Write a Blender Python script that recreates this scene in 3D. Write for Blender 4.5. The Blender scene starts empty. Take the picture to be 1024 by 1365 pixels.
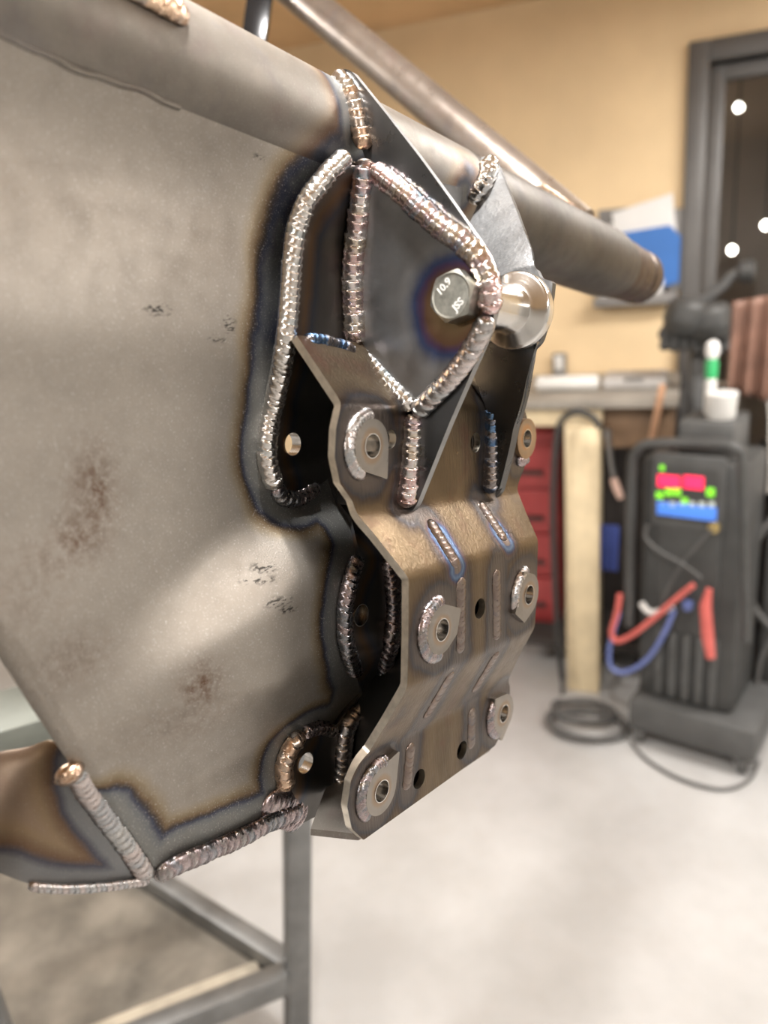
import bpy, bmesh, math, random
import numpy as np
from mathutils import Vector, Matrix
from mathutils.geometry import delaunay_2d_cdt
random.seed(7); rng = np.random.default_rng(7)
SC = bpy.context.scene; COL = SC.collection

# ------------------------------------------------------------------ camera
F, CX, CY = 1027.0, 512.0, 682.5
PITCH, ROLL, CAMZ = math.radians(18), math.radians(5), 1.50
_R0 = np.array([1, 0, 0.]); _D0 = np.array([0, -math.sin(PITCH), -math.cos(PITCH)])
FW = np.array([0, math.cos(PITCH), -math.sin(PITCH)])
RT = math.cos(ROLL)*_R0 + math.sin(ROLL)*_D0
DN = -math.sin(ROLL)*_R0 + math.cos(ROLL)*_D0
M = np.stack([RT, DN, FW], 1); C0 = np.array([0, 0, CAMZ])
cam = bpy.data.cameras.new('camera'); camo = bpy.data.objects.new('camera', cam); COL.objects.link(camo)
cam.sensor_fit = 'VERTICAL'; cam.sensor_height = 24.0; cam.lens = 24.0*F/1365.0
cam.clip_start = 0.02
camo.matrix_world = Matrix(((RT[0], -DN[0], -FW[0], 0), (RT[1], -DN[1], -FW[1], 0), (RT[2], -DN[2], -FW[2], CAMZ), (0, 0, 0, 1)))
FOCUS, APERTURE = 0.455, 0.0060
cam.dof.use_dof = True; cam.dof.focus_distance = FOCUS; cam.dof.aperture_fstop = cam.lens*0.001/APERTURE
SC.camera = camo

# ------------------------------------------------------------------ world and exposure
wd = bpy.data.worlds.new('world'); SC.world = wd; wd.use_nodes = True
wd.node_tree.nodes['Background'].inputs[0].default_value = (0.75, 0.78, 0.85, 1)
wd.node_tree.nodes['Background'].inputs[1].default_value = 0.15
SC.view_settings.view_transform = 'Standard'; SC.view_settings.look = 'None'
SC.view_settings.exposure = 0.82; SC.view_settings.gamma = 1.0; SC.view_settings.use_curve_mapping = False

# ------------------------------------------------------------------ ceiling lights (x, y, size x, size y, watts, colour)
CEIL_LAMPS = [(0.040, 0.400, 0.09, 0.09, 17, (1, .97, .94), 'small square ceiling lamp straight above the welded frame'),
              (1.45, 1.40, 1.1, 0.12, 24, (1, .97, .94), 'long ceiling lamp between the frame and the workbench wall, at right'),
              (-1.3, 1.35, 1.1, 0.12, 19, (1, .97, .94), 'long ceiling lamp above the floor behind the blasted panel'),
              (1.40, -1.1, 1.1, 0.12, 18, (1, .97, .94), 'long ceiling lamp behind the camera at its right'),
              (-1.4, -0.9, 1.1, 0.12, 15, (1, .97, .94), 'long ceiling lamp behind the camera at its left'),
              (2.60, 0.2, 0.12, 1.1, 20, (1, .97, .94), 'long ceiling lamp along the right wall of the workshop')]
def area(name, loc, sx, sy, w, col):
    l = bpy.data.lights.new(name, 'AREA'); l.shape = 'RECTANGLE'; l.size = sx; l.size_y = sy; l.energy = w; l.color = col
    o = bpy.data.objects.new(name, l); COL.objects.link(o); o.location = loc; return o

# ------------------------------------------------------------------ helpers
def ray(p): return np.array([(p[0]-CX)/F, (p[1]-CY)/F, 1.0])
def at(p, z): return C0 + M @ (ray(p)*z)                       # point seen at pixel p, depth z along the view
def hit(p, P0, nrm):
    r = M @ ray(p); t = np.dot(np.asarray(P0)-C0, nrm)/np.dot(r, nrm); return C0 + r*t
def hit_z(p, z): return hit(p, (0, 0, z), np.array([0, 0, 1.]))
# frame of the welded part: A along the tube, D down its plates, N out of them
A = np.array([(1300-CX)/F, (560-CY)/F, 1.]); A /= np.linalg.norm(A)
D = np.array([-.03, .99, .13]); D -= D.dot(A)*A; D /= np.linalg.norm(D)
N = np.cross(A, D)
if N[2] > 0: N = -N
B3 = M @ np.stack([A, D, N], 1)
AX, DX, NX = B3[:, 0], B3[:, 1], B3[:, 2]
def W(p): return C0 + np.asarray(p) @ B3.T
def on_a(p, a): r = ray(p); P = r*a/(r@A); return np.array([P@A, P@D, P@N])
def on_n(p, n): r = ray(p); P = r*n/(r@N); return np.array([P@A, P@D, P@N])
def on_f(p, f):                                                # on the surface n = f(a, d)
    n = -.29
    for _ in range(25):
        P = on_n(p, n); n = .5*n + .5*float(f(P[0], P[1]))
    return on_n(p, n)
def resample(pts, step):
    pts = np.asarray(pts, float); seg = np.linalg.norm(np.diff(pts, axis=0), axis=1); s = np.r_[0, np.cumsum(seg)]
    k = max(2, int(round(s[-1]/step))+1); t = np.linspace(0, s[-1], k)
    return np.stack([np.interp(t, s, pts[:, i]) for i in range(pts.shape[1])], 1)
def smooth(pts, closed=False, sub=8):                          # Catmull-Rom
    pts = np.asarray(pts, float); n = len(pts); out = []
    for i in range(n if closed else n-1):
        g = lambda j: pts[j % n] if closed else pts[min(max(j, 0), n-1)]
        p0, p1, p2, p3 = g(i-1), g(i), g(i+1), g(i+2)
        for t in np.linspace(0, 1, sub, endpoint=False):
            out.append(.5*((2*p1)+(-p0+p2)*t+(2*p0-5*p1+4*p2-p3)*t*t+(-p0+3*p1-3*p2+p3)*t**3))
    if not closed: out.append(pts[-1])
    return np.array(out)
def tag(o, label=None, cat=None, group=None, kind=None):
    for k, v in (('label', label), ('category', cat), ('group', group), ('kind', kind)):
        if v: o[k] = v
    return o
ROOTLOC = {}
def empty(name, loc, label, cat, group=None):
    o = bpy.data.objects.new(name, None); COL.objects.link(o); o.location = Vector(loc); o.empty_display_size = .05
    ROOTLOC[o] = np.array(loc, float); return tag(o, label, cat, group)
def mk(name, verts, faces, mat, parent=None, attrs=None, sharp=35, flip=None, label=None):
    """one mesh object; verts are world coordinates"""
    V = np.asarray(verts, float); off = ROOTLOC.get(parent, np.zeros(3))
    own = None
    if parent is None:
        own = np.array([V[:, 0].mean(), V[:, 1].mean(), V[:, 2].min()]); off = own
    me = bpy.data.meshes.new(name); me.from_pydata((V-off).tolist(), [], [list(map(int, f)) for f in faces]); me.update()
    if flip is None:
        bm = bmesh.new(); bm.from_mesh(me); bmesh.ops.recalc_face_normals(bm, faces=bm.faces); bm.to_mesh(me); bm.free()
    if attrs:
        for k, v in attrs.items():
            v = np.asarray(v, float)
            if v.ndim == 1: me.attributes.new(k, 'FLOAT', 'POINT').data.foreach_set('value', v)
            else: me.attributes.new(k, 'FLOAT_VECTOR', 'POINT').data.foreach_set('vector', v.ravel())
    me.shade_smooth()
    if sharp: me.set_sharp_from_angle(angle=math.radians(sharp))
    o = bpy.data.objects.new(name, me); COL.objects.link(o)
    if mat: me.materials.append(mat)
    if parent is not None: o.parent = parent; ROOTLOC[o] = off
    else: o.location = Vector(own); ROOTLOC[o] = own
    if label: o['label'] = label
    return o
class MB:
    def __init__(s): s.v = []; s.f = []
    def add(s, v, f):
        b = len(s.v); s.v += [tuple(x) for x in v]; s.f += [tuple(i+b for i in q) for q in f]; return s
    def box(s, c, ax, ay, az, bev=0.0):                         # centre and half-axis vectors, chamfered edges
        c, ax, ay, az = [np.asarray(x, float) for x in (c, ax, ay, az)]
        if bev <= 0:
            v = [c+i*ax+j*ay+k*az for i in (-1, 1) for j in (-1, 1) for k in (-1, 1)]
            return s.add(v, [(0, 1, 3, 2), (4, 6, 7, 5), (0, 4, 5, 1), (2, 3, 7, 6), (0, 2, 6, 4), (1, 5, 7, 3)])
        bm = bmesh.new(); bmesh.ops.create_cube(bm, size=2)
        L = [np.linalg.norm(x) for x in (ax, ay, az)]
        for q in bm.verts: q.co = Vector((q.co.x*L[0], q.co.y*L[1], q.co.z*L[2]))
        bmesh.ops.bevel(bm, geom=list(bm.edges), offset=min(bev, .9*min(L)), segments=2, affect='EDGES', profile=.5)
        U = [ax/L[0], ay/L[1], az/L[2]]
        bm.verts.index_update()
        v = [c+q.co.x*U[0]+q.co.y*U[1]+q.co.z*U[2] for q in bm.verts]; f = [[q.index for q in g.verts] for g in bm.faces]; bm.free()
        return s.add(v, f)
    def bar(s, p0, p1, w, h, up=(0, 0, 1), bev=0.002):
        p0 = np.asarray(p0, float); p1 = np.asarray(p1, float); d = p1-p0; L = np.linalg.norm(d); d /= L
        sd = np.cross(d, np.asarray(up, float)); sd /= np.linalg.norm(sd); u = np.cross(sd, d)
        return s.box((p0+p1)/2, d*L/2, sd*w/2, u*h/2, bev)
    def tube(s, pts, r, n=12, cap=True):
        pts = np.asarray(pts, float); k = len(pts); r = np.broadcast_to(r, k)
        T = np.gradient(pts, axis=0); T /= np.linalg.norm(T, axis=1)[:, None]
        u = np.cross(T[0], [0.31, .22, .92]); u /= np.linalg.norm(u); v = []
        for i in range(k):
            u = u-T[i]*u.dot(T[i]); u /= np.linalg.norm(u); w = np.cross(T[i], u)
            for j in range(n):
                t = 2*math.pi*j/n; v.append(pts[i]+r[i]*(math.cos(t)*u+math.sin(t)*w))
        f = [(i*n+j, i*n+(j+1) % n, (i+1)*n+(j+1) % n, (i+1)*n+j) for i in range(k-1) for j in range(n)]
        if cap: f += [tuple(range(n))[::-1], tuple((k-1)*n+j for j in range(n))]
        return s.add(v, f)
    def lathe(s, o, ax, prof, n=32, close=False):               # prof: (distance along axis, radius)
        o = np.asarray(o, float); ax = np.asarray(ax, float)/np.linalg.norm(ax)
        u = np.cross(ax, [.2, .9, .35]); u /= np.linalg.norm(u); w = np.cross(ax, u); v = []
        for t, r in prof:
            for j in range(n):
                q = 2*math.pi*j/n; v.append(o+ax*t+r*(math.cos(q)*u+math.sin(q)*w))
        k = len(prof)
        f = [(i*n+j, i*n+(j+1) % n, (i+1)*n+(j+1) % n, (i+1)*n+j) for i in range(k-1) for j in range(n)]
        if close: f += [((k-1)*n+j, (k-1)*n+(j+1) % n, (j+1) % n, j) for j in range(n)]
        else: f += [tuple(range(n))[::-1], tuple((k-1)*n+j for j in range(n))]
        return s.add(v, f)
    def build(s, name, mat, parent=None, **k): return mk(name, s.v, s.f, mat, parent, **k)

# ------------------------------------------------------------------ materials
def nt(name):
    m = bpy.data.materials.new(name); m.use_nodes = True; t = m.node_tree; return m, t, t.nodes['Principled BSDF']
def node(t, typ, **kw):
    n = t.nodes.new(typ)
    for k, v in kw.items():
        if k in n.inputs: n.inputs[k].default_value = v
        else: setattr(n, k, v)
    return n
def ramp(t, stops):
    r = t.nodes.new('ShaderNodeValToRGB'); e = r.color_ramp.elements
    while len(e) > 1: e.remove(e[-1])
    e[0].position = stops[0][0]; e[0].color = (*stops[0][1], 1)
    for p, c in stops[1:]: q = e.new(p); q.color = (*c, 1)
    return r
def mixc(t, fac, a, b, mode='MIX'):
    m = t.nodes.new('ShaderNodeMix'); m.data_type = 'RGBA'; m.blend_type = mode
    for s, v in ((m.inputs[0], fac), (m.inputs[6], a), (m.inputs[7], b)):
        if hasattr(v, 'is_output'): t.links.new(v, s)
        else: s.default_value = v if not isinstance(v, tuple) else ((*v, 1) if len(v) == 3 else v)
    return m.outputs[2]
def math_(t, op, a, b=None, c=None):
    m = t.nodes.new('ShaderNodeMath'); m.operation = op
    for i, v in enumerate((a, b, c)):
        if v is None: continue
        if hasattr(v, 'is_output'): t.links.new(v, m.inputs[i])
        else: m.inputs[i].default_value = v
    return m.outputs[0]
def mrange(t, v, a, b, c=0., d=1.):
    m = t.nodes.new('ShaderNodeMapRange'); t.links.new(v, m.inputs[0])
    for i, x in enumerate((a, b, c, d)): m.inputs[i+1].default_value = x
    return m.outputs[0]
def coord(t, scale=None, kind='Object'):
    c = t.nodes.new('ShaderNodeTexCoord').outputs[kind]
    if scale is not None:
        mp = t.nodes.new('ShaderNodeMapping'); mp.inputs['Scale'].default_value = scale; t.links.new(c, mp.inputs[0]); c = mp.outputs[0]
    return c
def noise(t, vec, scale, detail=4, rough=.55):
    n = t.nodes.new('ShaderNodeTexNoise'); n.inputs['Scale'].default_value = scale; n.inputs['Detail'].default_value = detail
    n.inputs['Roughness'].default_value = rough; t.links.new(vec, n.inputs['Vector']); return n.outputs['Fac']
def attr(t, name):
    a = t.nodes.new('ShaderNodeAttribute'); a.attribute_name = name; return a
def bump(t, bs, h, dist, strength=1.0):
    b = t.nodes.new('ShaderNodeBump'); b.inputs['Strength'].default_value = strength; b.inputs['Distance'].default_value = dist
    t.links.new(h, b.inputs['Height']); t.links.new(b.outputs[0], bs.inputs['Normal'])
def plain(name, col, rough=.6, metal=0., var=.12, scale=25, bmp=0., spec=None):
    m, t, b = nt(name); v = coord(t)
    f = noise(t, v, scale)
    d = tuple(c*(1-var*2) for c in col); l = tuple(min(1, c*(1+var)) for c in col)
    t.links.new(mixc(t, mrange(t, f, .3, .7), d, l), b.inputs['Base Color'])
    b.inputs['Roughness'].default_value = rough; b.inputs['Metallic'].default_value = metal
    if spec is not None: b.inputs['Specular IOR Level'].default_value = spec
    if bmp: bump(t, b, noise(t, v, scale*3), bmp)
    return m
def emit(name, col, s):
    m, t, b = nt(name); b.inputs['Base Color'].default_value = (*col, 1)
    b.inputs['Emission Color'].default_value = (*col, 1); b.inputs['Emission Strength'].default_value = s; return m

def heat_steel(name, base, stops, full, metal=.9, rough=.4, grain=.0, wob=.003, var=.12, sparkle=0., brushed=None, rust=False, bdist=.00006, blotch=0., blue=False):
    """bare steel with oxide colours laid out by distance (metres, attribute weldgap) from the welds; stops over 0..full"""
    m, t, b = nt(name); v = coord(t)
    h = attr(t, 'weldgap').outputs['Fac']
    w = noise(t, v, 28, 3); w2 = noise(t, v, 160, 3)
    hh = math_(t, 'ADD', h, math_(t, 'MULTIPLY', math_(t, 'SUBTRACT', w, .5), wob*2.4))
    hh = math_(t, 'ADD', hh, math_(t, 'MULTIPLY', math_(t, 'SUBTRACT', w2, .5), wob*.5))
    r = ramp(t, [(p/full, c) for p, c in stops]); t.links.new(math_(t, 'DIVIDE', hh, full), r.inputs[0])
    far = mrange(t, hh, stops[-1][0]*.78, stops[-1][0]*1.15)
    n1 = noise(t, v, 14, 5, .6); n2 = noise(t, v, 90, 4)
    basec = mixc(t, mrange(t, n1, .3, .72), tuple(c*(1-var*1.5) for c in base), tuple(c*(1+var*.7) for c in base))
    basec = mixc(t, math_(t, 'MULTIPLY', mrange(t, n2, .45, .75), .25), basec, tuple(c*.6 for c in base))
    if blotch:
        n3 = noise(t, v, 46, 4, .6)
        basec = mixc(t, math_(t, 'MULTIPLY', mrange(t, n3, .5, .68), blotch), basec, (base[0]*.75, base[1]*.55, base[2]*.6))
        n5 = noise(t, v, 33, 3, .5)
        basec = mixc(t, math_(t, 'MULTIPLY', mrange(t, n5, .56, .7), blotch*.8), basec, (base[0]*.45, base[1]*.5, base[2]*.75))
    c = mixc(t, far, r.outputs[0], basec)
    if blue:
        g_ = math_(t, 'ADD', attr(t, 'bluegap').outputs['Fac'], math_(t, 'MULTIPLY', math_(t, 'SUBTRACT', w2, .5), .003))
        rb = ramp(t, [(0, (.17, .135, .115)), (.25, (.17, .14, .125)), (.32, (.07, .10, .19)), (.45, (.11, .17, .27)), (.58, (.05, .075, .15)), (.72, (.09, .06, .065)), (1, (.150, .108, .064))])
        t.links.new(math_(t, 'DIVIDE', g_, .0135), rb.inputs[0]); c = mixc(t, mrange(t, g_, .0095, .0125), rb.outputs[0], c)
    if rust:
        s = attr(t, 'stain').outputs['Fac']; n4 = noise(t, v, 230, 5, .7)
        k = math_(t, 'MULTIPLY', s, mrange(t, n4, .36, .62)); c = mixc(t, k, c, (.11, .06, .035))
        s2 = attr(t, 'scuff').outputs['Fac']; n6 = noise(t, coord(t, (300, 300, 900)), 1, 3, .6)
        c = mixc(t, math_(t, 'MULTIPLY', s2, mrange(t, n6, .5, .56)), c, (.05, .045, .04))
    ro = math_(t, 'ADD', rough, math_(t, 'MULTIPLY', math_(t, 'SUBTRACT', n2, .5), .25))
    if sparkle:
        n5 = noise(t, v, 1150, 2, .5)
        c = mixc(t, math_(t, 'MULTIPLY', mrange(t, n5, .60, .72), sparkle), c, (.62, .60, .57))
        bump(t, b, n5, bdist)
    elif brushed is not None:
        br = noise(t, coord(t, brushed), 1, 3, .6); bump(t, b, br, bdist)
        ro = math_(t, 'ADD', ro, math_(t, 'MULTIPLY', math_(t, 'SUBTRACT', br, .5), .12))
    t.links.new(c, b.inputs['Base Color']); t.links.new(ro, b.inputs['Roughness']); b.inputs['Metallic'].default_value = metal
    return m
def bead_mat(name, cols, rough=.26, dark=1.0):
    m, t, b = nt(name); v = coord(t)
    a = attr(t, 'hue').outputs['Fac']; f = attr(t, 'phase').outputs['Fac']
    n = noise(t, v, 240, 3)
    k = math_(t, 'ADD', a, math_(t, 'MULTIPLY', math_(t, 'SUBTRACT', n, .5), .5))
    k = math_(t, 'ADD', k, math_(t, 'MULTIPLY', f, .14))
    r = ramp(t, [(i/(len(cols)-1), c) for i, c in enumerate(cols)]); t.links.new(k, r.inputs[0])
    c = mixc(t, math_(t, 'MULTIPLY', mrange(t, f, .82, .98), .8), r.outputs[0], (.04, .035, .032))
    t.links.new(c, b.inputs['Base Color']); b.inputs['Metallic'].default_value = 1.0
    t.links.new(math_(t, 'ADD', rough, math_(t, 'MULTIPLY', math_(t, 'SUBTRACT', noise(t, v, 500, 2), .5), .25)), b.inputs['Roughness'])
    return m

MAT = {}
MAT['sand'] = heat_steel('sandblasted_steel', (.315, .286, .25),
    [(0, (.17, .17, .162)), (.0105, (.19, .193, .185)), (.0138, (.15, .157, .165)), (.0158, (.050, .056, .085)), (.0175, (.06, .047, .04)), (.0195, (.17, .12, .07)), (.0235, (.275, .23, .165)), (.029, (.315, .286, .25))],
    .032, metal=.80, rough=.47, wob=.0036, sparkle=.42, rust=True, bdist=.00010, var=.08)
MAT['tube'] = heat_steel('tube_steel', (.205, .185, .16),
    [(0, (.17, .17, .165)), (.010, (.16, .165, .165)), (.0135, (.06, .065, .085)), (.0165, (.13, .085, .06)), (.021, (.20, .16, .12)), (.028, (.205, .185, .16))],
    .032, metal=.75, rough=.50, wob=.003, sparkle=.12, bdist=.00005, var=.16, blotch=.25)
MAT['gusset'] = heat_steel('gusset_mill_steel', (.125, .13, .135),
    [(0, (.17, .17, .17)), (.005, (.14, .145, .15)), (.009, (.13, .133, .137)), (.012, (.125, .13, .135))], .02, metal=.95, rough=.30, wob=.002, brushed=(40, 40, 40), bdist=.00004, var=.15)
MAT['gusset_bright'] = heat_steel('gusset_scaled_steel', (.34, .345, .35),
    [(0, (.28, .28, .28)), (.006, (.32, .325, .33)), (.012, (.34, .345, .35))], .02, metal=.7, rough=.42, wob=.002, brushed=(210, 210, 210), bdist=.0007, var=.32)
MAT['boltplate'] = heat_steel('bolt_plate_steel', (.25, .255, .26),
    [(0, (.15, .12, .07)), (.010, (.16, .11, .06)), (.0165, (.13, .075, .045)), (.0205, (.08, .05, .10)), (.0235, (.05, .07, .15)), (.0275, (.14, .15, .18)), (.033, (.25, .255, .26))], .036, metal=.95, rough=.36, wob=.005, brushed=(110, 110, 110), bdist=.00005, var=.25)
MAT['bronze'] = heat_steel('front_plate_tinted_steel', (.150, .108, .064),
    [(0, (.115, .095, .083)), (.0055, (.105, .088, .078)), (.0085, (.085, .073, .066)), (.0105, (.055, .053, .058)), (.0125, (.066, .048, .037)), (.0165, (.110, .078, .047)), (.025, (.150, .108, .064))],
    .030, metal=.95, rough=.35, wob=.0060, brushed=(620, 620, 60), bdist=.00030, var=.34, blotch=.9, blue=True)
MAT['rear'] = heat_steel('rear_plate_dark_steel', (.10, .095, .09),
    [(0, (.16, .15, .15)), (.005, (.11, .105, .10)), (.012, (.16, .10, .06)), (.018, (.07, .075, .09)), (.024, (.10, .095, .09))], .03, metal=.95, rough=.36, wob=.003, brushed=(60, 60, 60), bdist=.00004, var=.2)
MAT['corner'] = heat_steel('corner_panel_tinted_steel', (.30, .225, .165),
    [(0, (.2, .2, .2)), (.010, (.18, .185, .19)), (.0135, (.07, .07, .09)), (.0165, (.15, .095, .06)), (.022, (.26, .19, .12)), (.030, (.30, .225, .165))], .034, metal=.7, rough=.46, wob=.003, sparkle=.1, bdist=.00004, var=.15, blotch=.3)
MAT['brace'] = heat_steel('brace_tube_steel', (.36, .31, .27), [(0, (.3, .24, .18)), (.02, (.34, .29, .25)), (.03, (.36, .31, .27))], .034, metal=.8, rough=.32, wob=.003, brushed=(60, 60, 60), bdist=.0002, var=.12, blotch=.25)
MAT['doubler'] = heat_steel('doubler_washer_steel', (.30, .275, .245), [(0, (.26, .19, .13)), (.0085, (.30, .23, .17)), (.0105, (.30, .275, .245))], .014, metal=.95, rough=.36, wob=.002, brushed=(120, 120, 120), bdist=.00005, var=.15)
MAT['rusty'] = heat_steel('rusty_doubler_steel', (.36, .25, .15), [(0, (.42, .21, .08)), (.0085, (.38, .22, .11)), (.011, (.30, .24, .18))], .014, metal=.85, rough=.4, wob=.004, brushed=(120, 120, 120), bdist=.00005, var=.2, blotch=.3)
MAT['bead'] = bead_mat('weld_bead', [(.40, .52, .56), (.66, .64, .63), (.62, .42, .40), (.74, .71, .70), (.56, .48, .38), (.64, .50, .52), (.36, .50, .58)], .24)
MAT['bead_silver'] = bead_mat('weld_bead_silver', [(.62, .63, .62), (.78, .76, .73), (.66, .62, .58), (.72, .72, .70), (.50, .58, .62)], .22)
MAT['bead_copper'] = bead_mat('weld_bead_copper', [(.34, .27, .22), (.50, .37, .26), (.62, .44, .32), (.42, .36, .31), (.55, .50, .46)], .3)
MAT['bead_dark'] = bead_mat('weld_bead_dark', [(.17, .165, .16), (.28, .26, .25), (.36, .29, .29), (.22, .23, .25), (.30, .27, .24)], .28)
MAT['bead_grey'] = bead_mat('weld_bead_grey', [(.30, .31, .31), (.44, .43, .42), (.50, .44, .42), (.38, .39, .40), (.46, .45, .43)], .3)
MAT['bead_blue'] = bead_mat('weld_bead_blue', [(.16, .16, .17), (.30, .26, .24), (.24, .23, .24), (.10, .18, .32), (.22, .34, .5)], .24)
MAT['plug'] = bead_mat('plug_weld', [(.12, .09, .07), (.20, .15, .12), (.16, .125, .11), (.22, .18, .155), (.13, .12, .13)], .32)
MAT['edge'] = plain('ground_edge_steel', (.78, .72, .62), .3, 1., .1, 200)
MAT['bolt'] = plain('zinc_bolt_steel', (.46, .47, .43), .36, 1., .16, 260, .00004)
MAT['letter'] = plain('raised_letter_steel', (.95, .95, .92), .45, .5, .05, 100)
MAT['black'] = plain('black_gloss_steel', (.02, .02, .022), .22, .3, .1, 60)
def turned():
    m, t, b = nt('turned_stainless'); v = coord(t)
    n = attr(t, 'ring').outputs['Fac']
    w = t.nodes.new('ShaderNodeTexNoise'); w.noise_dimensions = '1D'; w.inputs['Scale'].default_value = 2600; t.links.new(n, w.inputs['W'])
    t.links.new(mixc(t, w.outputs['Fac'], (.62, .60, .57), (.74, .73, .71)), b.inputs['Base Color'])
    b.inputs['Metallic'].default_value = 1.; b.inputs['Roughness'].default_value = .17
    b.inputs['Anisotropic'].default_value = .6
    bump(t, b, w.outputs['Fac'], .00002); return m
MAT['turned'] = turned()
MAT['bore'] = plain('bored_hole_steel', (.66, .64, .61), .2, 1., .1, 300)

# ================================================================== SETTING
WP = np.array([.70, 2.87, 0.]); WYAW = math.radians(22)
WU = np.array([math.cos(WYAW), -math.sin(WYAW), 0.]); WN = np.array([-math.sin(WYAW), -math.cos(WYAW), 0.]); ZZ = np.array([0, 0, 1.])
def wl(p, off=0.): return hit(p, WP+WN*off, WN)                # point on a plane off metres in front of the back wall
def wuv(p, off=0.): q = wl(p, off)-WP; return q@WU, q[2]
def wpt(u, z, off=0.): return WP+WU*u+ZZ*z+WN*off
HC = wuv((560, 30))[1]
MAT['wallp'] = plain('beige_plywood_wall', (.80, .61, .37), .75, 0., .05, 3)
MAT['ceilp'] = plain('varnished_ceiling_board', (.66, .44, .24), .6, 0., .08, 3)
MAT['white'] = plain('light_wall_paint', (.50, .495, .48), .7, 0., .05, 3)
def floor_mat():
    m, t, b = nt('pale_epoxy_floor'); v = coord(t)
    f = noise(t, v, 2.2, 5, .6); g = noise(t, v, 14, 4)
    c = mixc(t, mrange(t, f, .38, .66), (.385, .378, .368), (.50, .496, .488)); c = mixc(t, math_(t, 'MULTIPLY', mrange(t, g, .5, .75), .3), c, (.40, .38, .36))
    t.links.new(c, b.inputs['Base Color']); b.inputs['Roughness'].default_value = .33; return m
MAT['floor'] = floor_mat()
def struct(name, mb, mat, parent=None):
    o = mb.build(name, mat, parent)
    if parent is None: o['kind'] = 'structure'
    return o
LX0, LX1, LY0 = -3.1, 3.3, -2.4
def wy(x): return WP[1]-(x-WP[0])*math.tan(WYAW)
flo = MB().add([(LX0, LY0, 0), (LX1, LY0, 0), (LX1, wy(LX1), 0), (LX0, wy(LX0), 0), (LX0, LY0, -.05), (LX1, LY0, -.05), (LX1, wy(LX1), -.05), (LX0, wy(LX0), -.05)],
    [(0, 1, 2, 3), (7, 6, 5, 4), (0, 4, 5, 1), (1, 5, 6, 2), (2, 6, 7, 3), (3, 7, 4, 0)])
struct('floor', flo, MAT['floor'])
cei = MB().add([(x, y, z+HC) for z in (0, .05) for x, y in ((LX0, LY0), (LX1, LY0), (LX1, wy(LX1)), (LX0, wy(LX0)))],
    [(3, 2, 1, 0), (4, 5, 6, 7), (0, 1, 5, 4), (1, 2, 6, 5), (2, 3, 7, 6), (3, 0, 4, 7)])
struct('ceiling', cei, MAT['ceilp'])
def wallq(name, p0, p1, mat, t=.06):
    p0 = np.array([*p0, 0.]); p1 = np.array([*p1, 0.]); d = p1-p0; n = np.array([-d[1], d[0], 0]); n /= np.linalg.norm(n)
    mid = np.array([0.1, .4, 0]);
    if n@(mid-p0) > 0: n = -n
    return struct(name, MB().box((p0+p1)/2+n*t/2+ZZ*HC/2, d/2, n*t/2, ZZ*HC/2), mat)
wallq('wall_left', (LX0, LY0), (LX0, wy(LX0)), MAT['white'])
wallq('wall_right', (LX1, LY0), (LX1, wy(LX1)), MAT['white'])
wallq('wall_front', (LX0, LY0), (LX1, LY0), MAT['white'])
# back wall with the glazed door opening
ud0, zd1 = wuv((946, 84)); uL = (LX0-WP[0])/WU[0]; uR = (LX1-WP[0])/WU[0]; udw = .92
bw = MB()
def wbox(mb, u0, u1, z0, z1, o0, o1, bev=0.):
    return mb.box(wpt((u0+u1)/2, (z0+z1)/2, (o0+o1)/2), WU*(u1-u0)/2, WN*(o1-o0)/2, ZZ*(z1-z0)/2, bev)
wbox(bw, uL, ud0, 0, HC, -.12, 0); wbox(bw, ud0+udw, uR, 0, HC, -.12, 0); wbox(bw, ud0, ud0+udw, zd1, HC, -.12, 0)
wall = struct('wall_back', bw, MAT['wallp'])
for pxx in (715, 330, 900):                                     # board joints as thin raised strips
    u, _ = wuv((pxx, 150)); s = MB(); wbox(s, u-.004, u+.004, 1.0, HC-.01, 0, .0012); s.build('joint_strip', MAT['wallp'], wall)
MAT['frame'] = plain('dark_grey_door_frame', (.115, .11, .105), .4, .2, .06, 10)
fr = MB(); J = .062
wbox(fr, ud0-J, ud0, 0, zd1+J, -.10, .03, .004); wbox(fr, ud0+udw, ud0+udw+J, 0, zd1+J, -.10, .03, .004); wbox(fr, ud0, ud0+udw, zd1, zd1+J, -.10, .03, .004)
door = struct('door_1', fr, MAT['frame'])
st = MB(); s_ = .05
wbox(st, ud0+.005, ud0+s_, .02, zd1-.005, -.07, -.02, .003); wbox(st, ud0+udw-s_, ud0+udw-.005, .02, zd1-.005, -.07, -.02, .003)
wbox(st, ud0+s_, ud0+udw-s_, zd1-s_, zd1-.005, -.07, -.02, .003); wbox(st, ud0+s_, ud0+udw-s_, .02, .24, -.07, -.02, .003)
st.build('sash', MAT['frame'], door)
m, t, b = nt('door_glass'); b.inputs['Base Color'].default_value = (.9, .9, .88, 1); b.inputs['Transmission Weight'].default_value = 1.; b.inputs['Roughness'].default_value = .02; b.inputs['IOR'].default_value = 1.45
MAT['glass'] = m
gp = MB(); wbox(gp, ud0+s_, ud0+udw-s_, .24, zd1-s_, -.048, -.042); gp.build('pane', MAT['glass'], door)
hd = MB().tube([wpt(ud0+s_*.5, 1.0, -.02), wpt(ud0+s_*.5, 1.0, .03), wpt(ud0+s_*.5+.1, 1.0, .03)], .009, 8); hd.build('handle', MAT['edge'], door)
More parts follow.
